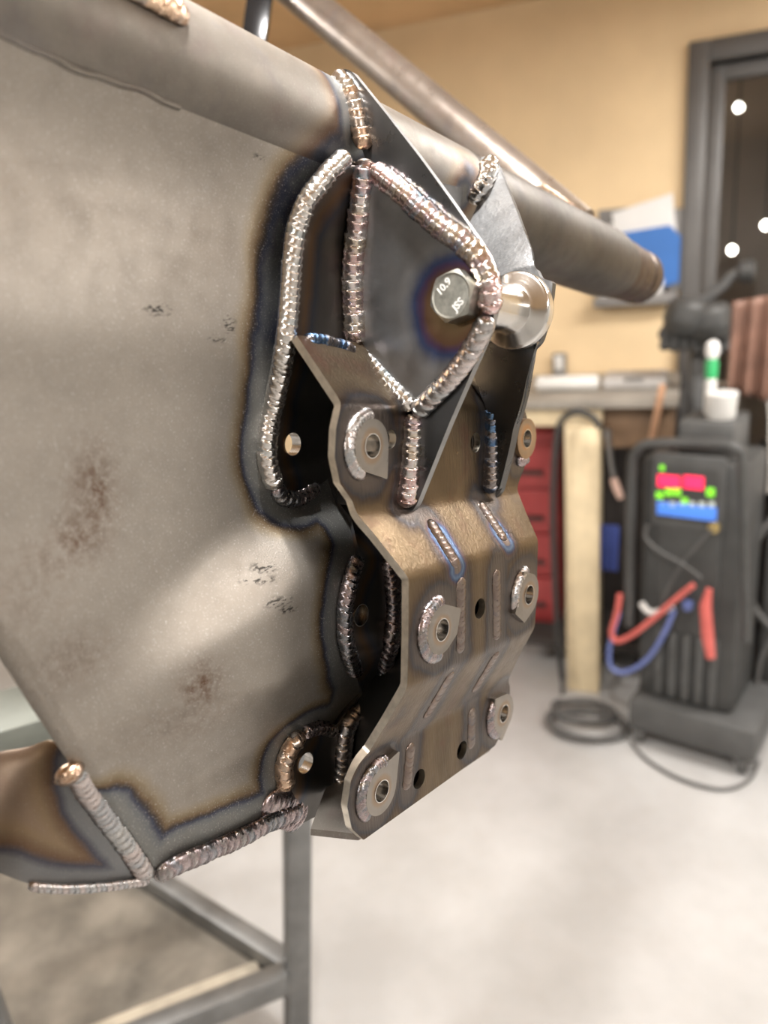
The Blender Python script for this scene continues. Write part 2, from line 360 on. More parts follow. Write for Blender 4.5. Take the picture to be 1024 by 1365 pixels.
# the room beyond the glass
MAT['beyond'] = plain('brown_grey_far_wall', (.25, .19, .145), .7, 0., .15, 2)
by = MB(); wbox(by, ud0-.6, ud0+udw+.9, 0, HC, -1.75, -1.70); wbox(by, ud0-.65, ud0-.6, 0, HC, -1.7, -.12); wbox(by, ud0+udw+.9, ud0+udw+.95, 0, HC, -1.7, -.12)
struct('wall_beyond', by, MAT['beyond'])
by = MB(); wbox(by, ud0-.65, ud0+udw+.95, HC, HC+.05, -1.75, -.12); struct('ceiling_beyond', by, MAT['white'])
by = MB(); wbox(by, ud0-.65, ud0+udw+.95, -.05, 0, -1.75, -.12); struct('floor_beyond', by, MAT['beyond'])
MAT['lampglow'] = emit('lamp_glow', (1, .95, .86), 22)
MAT['lampbody'] = plain('lamp_body_white', (.7, .7, .68), .5, 0, .05, 20)
for i, (p, off, lab) in enumerate((((985, 143), -1.45, 'small round glowing lamp seen through upper part of door glass'),
                              ((976, 333), -1.3, 'small round glowing lamp seen low through door glass, above black hose'),
                              ((1021, 300), -1.3, 'small glowing lamp through door glass at right picture edge'))):
    c = wl(p, off); r_ = empty('globe_lamp', c, lab, 'lamp')  # globe and cord added behind the pane to stand for lamp reflections on it
    MB().lathe(c-ZZ*.024, ZZ, [(.004, .002), (.008, .010), (.014, .015), (.023, .018), (.032, .015), (.039, .009), (.042, .003)], 16).build('globe', MAT['lampglow'], r_)
    MB().tube([c+ZZ*.022, (c[0], c[1], HC)], .004, 6).build('cord', MAT['black'], r_)
MAT['diffuser'] = emit('lamp_diffuser', (1, .96, .91), 8)
for i, (x, y, sx, sy, w, col, lab) in enumerate(CEIL_LAMPS):
    r_ = empty('ceiling_lamp', (x, y, HC-.05), lab, 'ceiling lamp', 'ceiling lamps of the workshop')
    MB().box((x, y, HC-.025), (sx/2+.02, 0, 0), (0, sy/2+.02, 0), (0, 0, .0245), .004).build('housing', MAT['lampbody'], r_)
    MB().box((x, y, HC-.053), (sx/2, 0, 0), (0, sy/2, 0), (0, 0, .003), .001).build('diffuser', MAT['diffuser'], r_)
    area('ceiling_lamp_light', (x, y, HC-.062), sx, sy, w, col)

# ================================================================== THE WELDED FRAME
# plate profiles n(d)
def prof(pts, r=.006):
    pts = np.array(pts); dd = np.linspace(pts[0, 0], pts[-1, 0], 1200); nn = np.interp(dd, pts[:, 0], pts[:, 1])
    k = max(3, int(r/(dd[1]-dd[0]))); pad = np.r_[nn[0]+(nn[0]-nn[1:k+1][::-1]), nn, nn[-1]+(nn[-1]-nn[-k-1:-1][::-1])]
    ker = np.ones(k)/k; sm = np.convolve(np.convolve(pad, ker, 'same'), ker, 'same')[k:-k]
    return lambda d: np.interp(d, dd, sm)
NF = prof([(-.046, -.291), (-.001, -.2493), (.0555, -.2493), (.0875, -.2247), (.148, -.2247), (.194, -.2483), (.25, -.2483)], .005)
NR = prof([(-.15, -.280), (-.134, -.2835), (-.09, -.2925), (-.03, -.2895), (.0, -.3031), (.060, -.3031), (.092, -.2791), (.150, -.2791), (.196, -.3039), (.30, -.3039)], .008)
fF = lambda a, d: NF(d); fR = lambda a, d: NR(d)
base = prof([(-.20, -.285), (-.135, -.2955), (-.118, -.304), (-.095, -.3075), (-.06, -.305), (-.03, -.3025), (.0, -.3055), (.05, -.3065), (.10, -.3035), (.16, -.306), (.30, -.312)], .02)
NP = prof([(-.20, -.3055), (.0, -.3059), (.060, -.3059), (.092, -.2822), (.150, -.2822), (.196, -.3067), (.30, -.3067)], .016)
def fP(a, d):                                                  # the big blasted panel
    a = np.asarray(a, float); d = np.asarray(d, float)
    de = d-.48*np.maximum(0, .30-a); w = np.clip((a-.165)/.13, 0, 1); w = w*w*(3-2*w)
    up = np.clip((d+.075)/.10, 0, 1); up = up*up*(3-2*up)
    r = np.minimum(NP(de), NR(d)-.0028)
    n = base(d)*(1-w*up)+r*w*up
    # rolled lower-left edge
    e = (d-.1026)-(a-.1462)*1.95                               # distance below the edge line from (.146,.103) to (.215,.236)
    s = np.clip((e+.016)/.020, 0, 1.4)
    g = np.exp(-((e+.0115+.002*np.sin(a*90))/.0022)**2)*np.clip((d-.09)/.02, 0, 1)   # groove along the rolled edge
    return n-.010*s*s-.0011*g
def tri(outer, holes, step, extra=None):
    outer = np.asarray(outer); mn, mx = outer.min(0), outer.max(0)
    loops = [resample(np.vstack([outer, outer[:1]]), step)[:-1]]+[np.asarray(h) for h in holes]
    V = np.vstack(loops); E = []; b = 0
    for l in loops:
        E += [(b+i, b+(i+1) % len(l)) for i in range(len(l))]; b += len(l)
    gx = np.arange(mn[0]+step*.5, mx[0], step); gy = np.arange(mn[1]+step*.5, mx[1], step*.87)
    G = np.array([(x+(step*.5 if j % 2 else 0), y) for j, y in enumerate(gy) for x in gx])
    def inside(P):
        c = np.zeros(len(P), int)
        for l in loops:
            x, y = P[:, 0], P[:, 1]; q = np.zeros(len(P), bool)
            for i in range(len(l)):
                (x0, y0), (x1, y1) = l[i], l[(i+1) % len(l)]
                if y0 == y1: continue
                q ^= ((y0 > y) != (y1 > y)) & (x < (x1-x0)*(y-y0)/(y1-y0)+x0)
            c += q
        return (c % 2) == 1
    G = G[inside(G)]
    keep = np.ones(len(G), bool)
    for i in range(0, len(G), 4000):
        dd = ((G[i:i+4000, None]-V[None])**2).sum(2).min(1); keep[i:i+4000] = dd > (step*.45)**2
    G = G[keep]; P = np.vstack([V, G])
    co, ed, fa, *_ = delaunay_2d_cdt([Vector(p) for p in P.tolist()], E, [], 0, 1e-7)
    co = np.array([c[:] for c in co]); fa = np.array(fa); cen = co[fa].mean(1)
    return co, fa[inside(cen)]
def heatd(P, srcs):
    if not srcs: return np.full(len(P), 1.)
    out = np.full(len(P), 1.)
    for S in srcs:
        S = np.asarray(S)
        for i in range(0, len(P), 8000):
            out[i:i+8000] = np.minimum(out[i:i+8000], np.sqrt(((P[i:i+8000, None]-S[None])**2).sum(2).min(1)))
    return out
def plate(name, outer, holes, mapf, thick, step, mat, parent, heat=(), out=None, extra=None, label=None, edge=None):
    """sheet with holes: outer / holes in 2-D, mapf -> (a,d,n), thickness away from direction out"""
    co, fa = tri(outer, holes, step)
    T = mapf(co); nr = np.zeros_like(T); fn = np.cross(T[fa[:, 1]]-T[fa[:, 0]], T[fa[:, 2]]-T[fa[:, 0]])
    for k in range(3): np.add.at(nr, fa[:, k], fn)
    nr /= np.linalg.norm(nr, axis=1)[:, None]+1e-12
    if (nr@np.asarray(out)).mean() < 0: nr = -nr; fa = fa[:, ::-1]
    Bm = T-nr*thick; n = len(T)
    cnt = {}
    for f in fa.tolist():
        for i in range(3):
            e = (f[i], f[(i+1) % 3]); cnt[e] = 1
    side = [(e[1], e[0], e[0]+n, e[1]+n) for e in cnt if (e[1], e[0]) not in cnt]
    F_ = fa.tolist()+[[x+n for x in f[::-1]] for f in fa.tolist()]+side
    P = np.vstack([T, Bm]); at_ = {'weldgap': heatd(P, heat)}
    if extra: at_.update({k: g(P) for k, g in extra.items()})
    o = mk(name, W(P), F_, mat, parent, at_, 40, flip=False, label=label)
    if edge:
        o.data.materials.append(edge); k0 = 2*len(fa)
        mi = np.zeros(len(F_), np.int32); mi[k0:] = 1; o.data.polygons.foreach_set('material_index', mi)
    return o
def circ(c, r, n=28): return [(c[0]+r*math.cos(2*math.pi*i/n), c[1]+r*math.sin(2*math.pi*i/n)) for i in range(n)]
def bead(name, pts, w, h, rip, mat, parent, up, label=None, jit=.25, amp=.26, bow=.62, closed=False, sm=True, hue0=None):
    """weld bead: a rope of overlapping ripples. pts in (a,d,n); up = outward direction"""
    if name == 'weld_bead': w, h, rip = w*1.22, h*1.45, rip*1.22
    P = smooth(pts, closed) if sm else np.asarray(pts, float)
    L = np.linalg.norm(np.diff(P, axis=0), axis=1).sum(); step = rip/12
    P = resample(P, step); k = len(P); s = np.arange(k)*L/(k-1)
    T = np.gradient(P, axis=0); T /= np.linalg.norm(T, axis=1)[:, None]
    up = np.asarray(up, float); U = np.broadcast_to(up, P.shape) if up.ndim == 1 else np.stack([np.interp(np.linspace(0, 1, k), np.linspace(0, 1, len(up)), up[:, i]) for i in range(3)], 1)
    U = U-T*(U*T).sum(1)[:, None]; U = U/np.linalg.norm(U, axis=1)[:, None]; S = np.cross(T, U)
    bd = [-rip*2.]
    while bd[-1] < L+rip*3: bd.append(bd[-1]+rip*(1+rng.uniform(-jit, jit)))
    bd = np.array(bd); hs = rng.uniform(0, 1, len(bd)); hs = .5*hs+.5*np.convolve(hs, np.ones(7)/7, 'same'); hw = 1+rng.uniform(-.07, .07, len(bd)); side = rng.uniform(-.06, .06, len(bd))
    nth = 18; V = []; hu = []; ph = []
    for i in range(k):
        e = min(1., min(s[i], L-s[i])/(w*.9)+.0); e = math.sqrt(max(.0, 1-(1-e)**2)); e = max(e, .12)
        for j in range(nth):
            th = 2*math.pi*j/nth; cx, sy = math.cos(th), math.sin(th)
            se = s[i]+bow*w*(cx*cx)*(1 if sy > -.2 else 0)
            q = np.searchsorted(bd, se)-1; f = (se-bd[q])/(bd[q+1]-bd[q])
            r = 1+amp*(.62-f**1.5)*(1 if sy > -.3 else .2)
            r *= hw[q]
            V.append(P[i]+e*(S[i]*(w*(cx*(1+(r-1)*.30)+side[q]))+U[i]*h*(sy*(.75+.25*sy) if sy > 0 else .5*sy)*r))
            hu.append(hs[q]); ph.append(f)
    Fc = [(i*nth+j, i*nth+(j+1) % nth, (i+1)*nth+(j+1) % nth, (i+1)*nth+j) for i in range(k-1) for j in range(nth)]
    Fc += [tuple(range(nth))[::-1], tuple((k-1)*nth+j for j in range(nth))]
    return mk(name, W(np.array(V)), Fc, mat, parent, {'hue': hu, 'phase': ph, 'weldgap': np.ones(len(V))}, None, label=label)

frame = empty('welded_frame', W((.30, .26, -.305)), 'welded bare steel frame with bent bracket plates, gussets and weld seams in front', 'metal frame')
TC = np.array([-.1525, -.3245]); TR = .0345
A1 = .351                                                       # plane of the near gusset
def aG2(d, n):                                                 # far gusset: flat round the bolt, set back towards tube and base
    d = np.asarray(d, float); q = np.maximum(0, np.hypot(d+.0575, np.asarray(n)+.2145)-.024)*.72
    cap = np.where(d > -.03, .0315, .0315+np.clip((-.03-d)/.05, 0, 1)*.05); return .4125+cap*np.tanh(q/cap*1.15)
def on_g2(p):
    a = .45
    for _ in range(60): P = on_a(p, a); a = .6*a+.4*float(aG2(P[1], P[2]))
    return on_a(p, a)
# ---- weld paths
w1 = [on_a(p, A1-.003) for p in ((447, 98), (461, 118), (471, 148), (481, 178), (488, 199))]
for q in w1:
    v_ = q[1:]-TC; q[1:] = TC+v_/np.linalg.norm(v_)*max(np.linalg.norm(v_), TR+.0012)
w2px = [(463, 207), (438, 232), (412, 264), (397, 300), (390, 345), (386, 400), (381, 452), (373, 500), (363, 548), (356, 590), (358, 622), (368, 652)]
w2 = [on_f(p, lambda a, d: NR(d)-.0005) for p in w2px]
w2b = [on_f(p, lambda a, d: NR(d)-.0015) for p in ((366, 648), (380, 664), (402, 662), (425, 648))]
tab2 = [on_f(p, lambda a, d: NR(d)-.0005) for p in ((477, 742), (468, 768), (461, 800), (459, 835), (464, 868), (474, 897))]
tab3 = [on_f(p, lambda a, d: NR(d)-.0005) for p in ((404, 980), (390, 992), (380, 1015), (379, 1036), (382, 1052))]
tab3t = [on_f(p, lambda a, d: NR(d)-.001) for p in ((404, 978), (425, 970), (448, 975))]
botw = [on_f(p, fP) for p in ((205, 1168), (235, 1152), (275, 1135), (320, 1115), (360, 1095), (400, 1082))]
botw2 = [on_f(p, fP) for p in ((350, 1072), (375, 1075), (392, 1085), (402, 1098))]
leftw = [on_f(p, fP)+np.array([0, 0, .001]) for p in ((96, 1026), (112, 1052), (135, 1085), (160, 1118), (183, 1150), (197, 1170))]
# ---- housing panel
edgeL = [on_f(p, fP)[:2] for p in ((-60, 770), (0, 878), (45, 948), (90, 1014), (145, 1095), (200, 1171))]
edgeB = [on_f(p, fP)[:2] for p in ((250, 1152), (320, 1122), (400, 1090), (440, 1078))]
outl = [(.02, -.150)]+[(.05, .0)]+edgeL+edgeB+[(.375, .235), (.40, .10), (.43, -.02), (.47, -.085), (.505, -.098), (.56, -.118), (.60, -.150), (.62, -.155)]
def stain(P):
    o = np.zeros(len(P))
    for p, ra, rd, s in (((125, 660), .011, .021, .95), ((105, 715), .012, .012, .9), ((268, 915), .010, .012, 1.), ((60, 750), .018, .012, .4), ((100, 880), .02, .014, .45), ((250, 960), .03, .012, .3), ((30, 800), .02, .02, .3)):
        c = on_f(p, fP); o = np.maximum(o, s*np.exp(-(((P[:, 0]-c[0])/ra)**2+((P[:, 1]-c[1])/rd)**2)))
    return o
def scuff(P):
    o = np.zeros(len(P))
    for p, ra, rd in (((352, 757), .007, .0022), ((345, 774), .010, .0014), ((372, 803), .0085, .0025), ((385, 812), .006, .0018), ((210, 412), .0075, .003), ((306, 432), .004, .004), ((290, 452), .007, .001), ((345, 210), .004, .001)):
        c = on_f(p, fP); o = np.maximum(o, np.clip(1.6-(((P[:, 0]-c[0])/ra)**2+((P[:, 1]-c[1])/rd)**2), 0, 1))
    return o
pheat = [resample(smooth(x), .002) for x in (w2, w2b, tab2, tab3, tab3t)]
pheat += [resample(smooth(botw), .002)+np.array([0, -.004, 0]), resample(smooth(leftw[2:]), .002)]
pheat += [resample([on_f(p, fP) for p in ((425, 648), (452, 690), (478, 742))], .002), resample([on_f(p, fP) for p in ((474, 897), (460, 935), (430, 972))], .002)]
pan = plate('blasted_panel', outl, [circ(on_f(p, fP)[:2], .0125) for p in ((388, 592), (405, 1018))], lambda c: np.column_stack([c, fP(c[:, 0], c[:, 1])]), .0028, .0019, MAT['sand'], frame,
      heat=pheat, out=(0, 0, 1), extra={'stain': stain, 'scuff': scuff})
# ---- main tube with its stepped end
def tube_adn(name, prf, c, mat, heat, nseg=96, n=64, label=None):
    prf = np.array(prf); aa = prf[:, 0]; V = []
    a_ = resample(prf, .004)
    for a, r in a_:
        for j in range(n):
            t = 2*math.pi*j/n; V.append((a, c[0]+r*math.cos(t), c[1]+r*math.sin(t)))
    k = len(a_); V = np.array(V)
    Fc = [(i*n+j, i*n+(j+1) % n, (i+1)*n+(j+1) % n, (i+1)*n+j) for i in range(k-1) for j in range(n)]
    Fc += [tuple(range(n))[::-1], tuple((k-1)*n+j for j in range(n))]
    return mk(name, W(V), Fc, mat, frame, {'weldgap': heatd(V, heat)}, 40, label=label)
g2w1 = [on_g2(p)-np.array([.003, 0, 0]) for p in ((654, 214), (655, 230), (648, 248), (638, 262), (634, 274))]
theat = [resample(smooth(w1), .002), resample(smooth(w2), .002)[:30], resample(smooth(g2w1), .002)]
mt = tube_adn('main_tube', [(-.02, TR), (.30, TR), (.492, TR)], TC, MAT['tube'], theat)
MAT['tube_dark'] = heat_steel('unblasted_tube_steel', (.105, .094, .08), [(0, (.1, .09, .08)), (.02, (.105, .094, .08))], .03, metal=.75, rough=.5, wob=.002, sparkle=.1, bdist=.00005, var=.3, blotch=.3)
tube_adn('outer_tube', [(.4925, TR), (.79, TR), (.812, .0325), (.822, .0305)], TC, MAT['tube_dark'], [], label='darker right end of the main tube')
MAT['spigot'] = heat_steel('rusty_tube_end_steel', (.105, .075, .055), [(0, (.1, .07, .05)), (.02, (.105, .075, .055))], .03, metal=.8, rough=.42, wob=.002, brushed=(90, 90, 90), bdist=.0002, var=.3, blotch=.5)
tube_adn('tube_spigot', [(.822, .0303), (.84, .0312), (.843, .0285), (.846, .0298), (.872, .0298), (.875, .0275), (.879, .0295), (.902, .0295), (.905, .0275), (.905, .021), (.885, .021)], TC, MAT['spigot'], [], label='rusty brown stepped end of the main tube')
# weld lump on the tube at the top picture edge
def tube_pt(a, ang, r=TR): return np.array([a, TC[0]-r*math.cos(ang), TC[1]+r*math.sin(ang)])
dd = np.linspace(-.150, -.105, 400); ds = dd[np.argmax(np.hypot(dd-TC[0], base(dd)-TC[1]) > TR)]
sa = np.linspace(.10, .235, 24); sm_ = np.array([[a, ds+.0008*math.sin(a*110)+.0004*math.sin(a*310+1), float(base(ds))+.0006] for a in sa])
bead('seam_weld', sm_, .0012, .0007, .0030, MAT['tube'], frame, (0, .3, .95), amp=.12)
# ---- brace tube (cross tube) running up behind
J0 = at((772, 304), .77); J1 = at((300, -88), .99)
bp = np.linspace(J0, J0+(J1-J0)*1.22, 110); bt = MB().tube(bp, .0205, 40)
hv = np.array(bt.v); mk('brace_tube', bt.v, bt.f, MAT['brace'], frame, {'weldgap': np.linalg.norm(hv-J0, axis=1)*.3}, 40)
# mitred weld seam where the brace meets the tube
Jc = [at(p, z) for p, z in (((716, 246), .70), ((735, 259), .705), ((752, 271), .71), ((770, 284), .725), ((786, 296), .745))]
Jadn = [(q-C0)@B3 for q in Jc]
bead('weld_bead', Jadn, .0040, .0028, .0034, MAT['bead_copper'], frame, (-.4, -.5, .6), label='flat brown weld bead between brace tube and main tube')
# flat black bar at the top
q0, q1 = at((352, -40), .93), at((338, 60), .93)
MB().bar(q0, q1, .030, .012, up=FW, bev=.002).build('black_bar', MAT['black'], frame, label='glossy black flat bar behind tube')
# ---- leg that carries the tube, outside the picture at the left
lt = W((.03, TC[0], TC[1])); lt = lt-ZZ*(TR-.002)
MB().tube([lt, (lt[0], lt[1], .016)], .020, 20).build('stand_leg', MAT['tube_dark'], frame)
MB().lathe((lt[0], lt[1], .001), ZZ, [(0, .10), (.010, .10), (.014, .096)], 28).build('foot_plate', MAT['tube_dark'], frame)
# ---- rear plate
lob = [on_f(p, fR)[:2] for p in ((460, 212), (436, 236), (413, 268), (399, 302), (392, 346), (388, 400), (383, 452), (375, 500), (365, 548), (358, 590), (361, 622), (372, 652), (390, 663), (415, 655), (440, 636), (468, 690), (480, 742), (470, 770), (463, 802), (461, 835), (467, 868), (477, 897), (484, 925), (450, 965), (420, 975), (404, 982), (392, 994), (383, 1016), (382, 1036), (392, 1060), (402, 1098))]
rout = lob+[(.40, .262), (.47, .235), (.487, .215), (.48, .198), (.455, .15), (.455, .09), (.485, .05), (.497, .022), (.488, 0), (.455, -.05), (.45, -.142)]
HA = [(.3138, .0228), (.4865, .0215), (.3484, .1241), (.4518, .1235), (.3282, .2175), (.472, .217)]
rear = plate('rear_plate', rout, [circ(h, .0068) for h in HA], lambda c: np.column_stack([c, NR(c[:, 1])]), .006, .0026, MAT['rear'], frame,
      heat=[resample(x, .003) for x in (w2, tab2, tab3)], out=(0, 0, 1))
# ---- front plate
fl = [(.2928, -.0345), (.2926, -.001), (.2886, .012), (.2880, .026), (.2925, .0395), (.3024, .049), (.311, .066), (.3196, .0888), (.3208, .119), (.3212, .147), (.3190, .170), (.3158, .188), (.3045, .2011), (.3017, .2151), (.306, .2300), (.3168, .2415)]
fr_ = [(.4660, .2385), (.4800, .2285), (.4865, .2146), (.4845, .1995), (.4790, .190), (.4730, .170), (.4705, .152), (.4715, .129), (.4700, .1075), (.4690, .090), (.4760, .070), (.4835, .053), (.4920, .041), (.5000, .031), (.4996, .0157), (.4885, .0010), (.4700, -.004), (.455, -.0345)]
FH = [(.3138, .0209), (.4878, .0205), (.3484, .1216), (.4530, .1210), (.3282, .2158), (.4712, .2150)]
RD = [circ(h, .0066) for h in FH]
SM = [((.4233, .0219), .0062, .0062), ((.3337, .0180), .0050, .0058), ((.3948, .1193), .0062, .0062), ((.4204, .2254), .0062, .0062), ((.3706, .2262), .0062, .0062)]
fho = RD+[circ(c, r) for c, r, _ in SM]
slots = [[(.3640, .0640), (.3665, .0900)], [(.4270, .0590), (.4300, .0830)],
         [(.3716, .0965), (.3745, .1420)], [(.4125, .0985), (.4180, .1440)],
         [(.3700, .1530), (.3680, .1850)], [(.4255, .1545), (.4240, .1850)],
         [(.3605, .1995), (.3575, .2280)], [(.4310, .1995), (.4325, .2285)]]
SA = [[np.array([p[0], p[1], float(NF(p[1]))]) for p in resample(s, .002)] for s in slots]
g1base = [on_n(p, -.2493)+np.array([-.0025, 0, .002]) for p in ((551, 548), (550, 575), (547, 610), (543, 648), (539, 676))]
g2base = [np.array([.4400, d, float(NF(d))+.002]) for d in (-.001, .02, .04, .0555)]
fheat = [np.array(x) for x in SA[:2]]+[np.array(x) for x in SA[2:]]+[resample(g1base, .002), resample(g2base, .002)]
for h in FH: fheat.append(np.array([[x, y, float(NF(y))] for x, y in circ(h, .0150, 40)]))
fout = fl+fr_
front = plate('front_plate', fout, fho, lambda c: np.column_stack([c, NF(c[:, 1])]), .0045, .0016, MAT['bronze'], frame, heat=fheat, out=(0, 0, 1), edge=MAT['edge'], extra={'bluegap': lambda P: heatd(P, [SA[0][4:]+np.array([.0012, 0, 0]), SA[1][9:]])+.0})
# plug welds filling the slots
for s, ht in zip(slots, SA):
    nrm = (0, -float(NF(s[0][1]+.012)-NF(s[0][1]+.008))/.004, 1)
    bead('plug_weld', ht, .0048, .0012, .0034, MAT['plug'], frame, nrm, amp=.22, sm=False, bow=.6)
# doubler washers, each a plate with one blunt corner, welded round the other side
def hull(pts):
    pts = sorted(map(tuple, pts)); cr = lambda o, a, b: (a[0]-o[0])*(b[1]-o[1])-(a[1]-o[1])*(b[0]-o[0]); L = []; U = []
    for p in pts:
        while len(L) >= 2 and cr(L[-2], L[-1], p) <= 0: L.pop()
        L.append(p)
    for p in pts[::-1]:
        while len(U) >= 2 and cr(U[-2], U[-1], p) <= 0: U.pop()
        U.append(p)
    return L[:-1]+U[:-1]
corn = [[(.0125, .0165), (.0115, -.004)], [(-.010, .004)], [(.0175, -.0075), (.0145, .0055)], [(-.0165, .0085), (-.008, -.0155), (-.004, .0165)], [(.0150, -.0165), (.0130, -.001)], [(-.0125, -.0135), (-.001, .0185)]]
arcs = [(100, 280), (60, 120), (75, 285), (150, 275), (120, 300), (95, 230)]
for k, (h, cs, ar) in enumerate(zip(FH, corn, arcs)):
    rr = .0140
    o2 = hull([(h[0]+rr*math.cos(t), h[1]+rr*math.sin(t)) for t in np.linspace(0, 2*math.pi, 60, endpoint=False)]+[(h[0]+x*1.1, h[1]+y*1.1) for x, y in cs])
    nn = float(NF(h[1]))+.0032
    dw = plate('doubler_washer', o2, [circ(h, .0064, 32)], lambda c: np.column_stack([c, np.full(len(c), nn)]), .0045, .0018, MAT['rusty' if k in (1,) else 'doubler'], frame,
          heat=[np.array([[h[0], h[1], nn]])], out=(0, 0, 1), label='rust-tinted doubler plate' if k == 1 else None)
    # bored sleeve inside the hole
    V = MB(); ring = [(nn+.0004, .0066), (nn+.0004, .0061), (nn-.011, .0061), (nn-.011, .0066)]
    for z, r in ring:
        for j in range(32): t = 2*math.pi*j/32; V.v.append((h[0]+r*math.cos(t), h[1]+r*math.sin(t), z))
    V.f = [(i % 4*32+j, i % 4*32+(j+1) % 32, (i+1) % 4*32+(j+1) % 32, (i+1) % 4*32+j) for i in range(4) for j in range(32)]
    mk('bored_sleeve', W(np.array(V.v)), V.f, MAT['bore'], dw)
    t0, t1 = [math.radians(x) for x in ar]
    arc = [np.array([h[0]+(rr+.0012)*math.cos(t), h[1]+(rr+.0012)*math.sin(t), nn-.0030]) for t in np.linspace(t0, t1, 40)]
    bead('ring_weld', arc, .0042, .0030, .0026, MAT['bead_dark' if k % 3 else 'bead_grey'], frame, (0, 0, 1), sm=False, amp=.16)
# bored sleeves of the rear plate holes
for h in HA[::2]:
    nn = float(NR(h[1])); V = MB()
    for z, r in ((nn+.0005, .0069), (nn+.0005, .0064), (nn-.0065, .0064), (nn-.0065, .0069)):
        for j in range(32): t = 2*math.pi*j/32; V.v.append((h[0]+r*math.cos(t), h[1]+r*math.sin(t), z))
    V.f = [(i % 4*32+j, i % 4*32+(j+1) % 32, (i+1) % 4*32+(j+1) % 32, (i+1) % 4*32+j) for i in range(4) for j in range(32)]
    mk('bored_sleeve', W(np.array(V.v)), V.f, MAT['bore'], rear)
# ---- webs between the plates
def web(name, fs, rs, d0):
    dd = np.linspace(d0, .236, 60)
    o = [(x, float(NF(x))-.0050) for x in dd]+[(x, float(NR(x))-.001) for x in dd[::-1]]
    def mp(c):
        k = np.clip((c[:, 1]-NR(c[:, 0]))/(NF(c[:, 0])-NR(c[:, 0])), 0, 1)
        return np.column_stack([np.interp(c[:, 0], *zip(*fs))*k+np.interp(c[:, 0], *zip(*rs))*(1-k), c])
    return plate(name, o, [], mp, .004, .004, MAT['rear'], frame, heat=[], out=(-1, 0, 0))
web('web_plate', [(.045, .365), (.09, .371), (.142, .3745), (.19, .362), (.236, .357)], [(.045, .380), (.093, .3845), (.1235, .392), (.153, .3895), (.173, .380), (.21, .370), (.236, .366)], .060)
web('web_plate', [(-.02, .427), (.24, .427)], [(-.02, .427), (.24, .427)], -.02)
# upper part of the near web follows the gusset plane
dd = np.linspace(-.03, .06, 30)
plate('web_plate', [(x, float(NF(x))-.0050) for x in dd]+[(x, float(NR(x))-.001) for x in dd[::-1]], [], lambda c: np.column_stack([np.full(len(c), A1+.002), c]), .004, .004, MAT['rear'], frame, out=(-1, 0, 0))
# ---- gussets
def on1(p): return on_a(p, A1)[1:]
g1 = [on1(p) for p in ((449, 92), (462, 92), (470, 96), (515, 152), (560, 210), (600, 265), (640, 322), (652, 341), (659, 360), (662, 385), (661, 410), (654, 438), (640, 470), (600, 562), (556, 672), (549, 682), (540, 681), (545, 600), (549, 545), (515, 505), (475, 470), (475, 400), (472, 350), (482, 290), (488, 215), (480, 190), (466, 140))]
BC = on_a((601, 394), A1-.0155)[1:]
g1o = plate('gusset_plate', g1, [circ(BC, .008)], lambda c: np.column_stack([np.full(len(c), A1), c]), .0045, .0022, MAT['gusset'], frame, heat=[resample(x, .003) for x in (w1, g1base)], out=(-1, 0, 0), edge=MAT['gusset_bright'], label='dark smooth gusset plate')
w4px = [(497, 226), (520, 243), (548, 267), (580, 296), (610, 318), (633, 340), (648, 365), (654, 392), (650, 420), (640, 446), (620, 480), (596, 510), (572, 535), (553, 552)]
w4 = [on_a(p, A1-.0040) for p in w4px]
w5 = [on_a(p, A1-.0035) for p in ((478, 470), (495, 487), (515, 508), (535, 528), (551, 546))]
w3px = [(489, 216), (486, 240), (482, 268), (478, 300), (474, 330), (471, 365), (471, 400), (473, 430), (475, 462)]
w3 = [on_a(p, A1-.0050) for p in w3px]
bpo = [x[1:] for x in w3]+[x[1:] for x in w5]+[x[1:] for x in w4[::-1]]
bh = [np.array([[A1-.0045, BC[0]+.004, BC[1]-.006]])]
plate('bolt_plate', bpo, [circ(BC, .008)], lambda c: np.column_stack([A1-.0045-.06*np.maximum(0, -.088-c[:, 0]), c]), .004, .002, MAT['boltplate'], frame, heat=bh, out=(-1, 0, 0), label='grey doubler plate behind the bolt, heat tinted')
g2 = [on_g2(p)[1:] for p in ((642, 209), (652, 208), (660, 212), (674, 246), (692, 290), (708, 330), (721, 371), (737, 375), (735, 395), (731, 412), (728, 432), (722, 452), (706, 505), (688, 570), (668, 655), (661, 664), (652, 600), (648, 546), (600, 545), (588, 470), (600, 380), (618, 320), (625, 300), (638, 270))]
plate('gusset_plate', g2, [circ((BC[0], BC[1]), .008)], lambda c: np.column_stack([aG2(c[:, 0], c[:, 1]), c]), .0045, .0024, MAT['gusset_bright'], frame, heat=[resample(g2w1, .003)], out=(-1, 0, 0), edge=MAT['gusset'], label='scaly grey gusset plate with a pointed corner')
# dark lower doubler on the far gusset
g2d = [on_g2(p)[1:] for p in ((625, 455), (690, 460), (722, 455), (705, 508), (688, 570), (669, 652), (664, 655), (656, 600), (652, 545), (640, 515))]
plate('gusset_doubler', g2d, [], lambda c: np.column_stack([aG2(c[:, 0], c[:, 1])-.0035, c]), .0034, .003, MAT['gusset'], frame, out=(-1, 0, 0), label='dark lower plate on the far gusset')
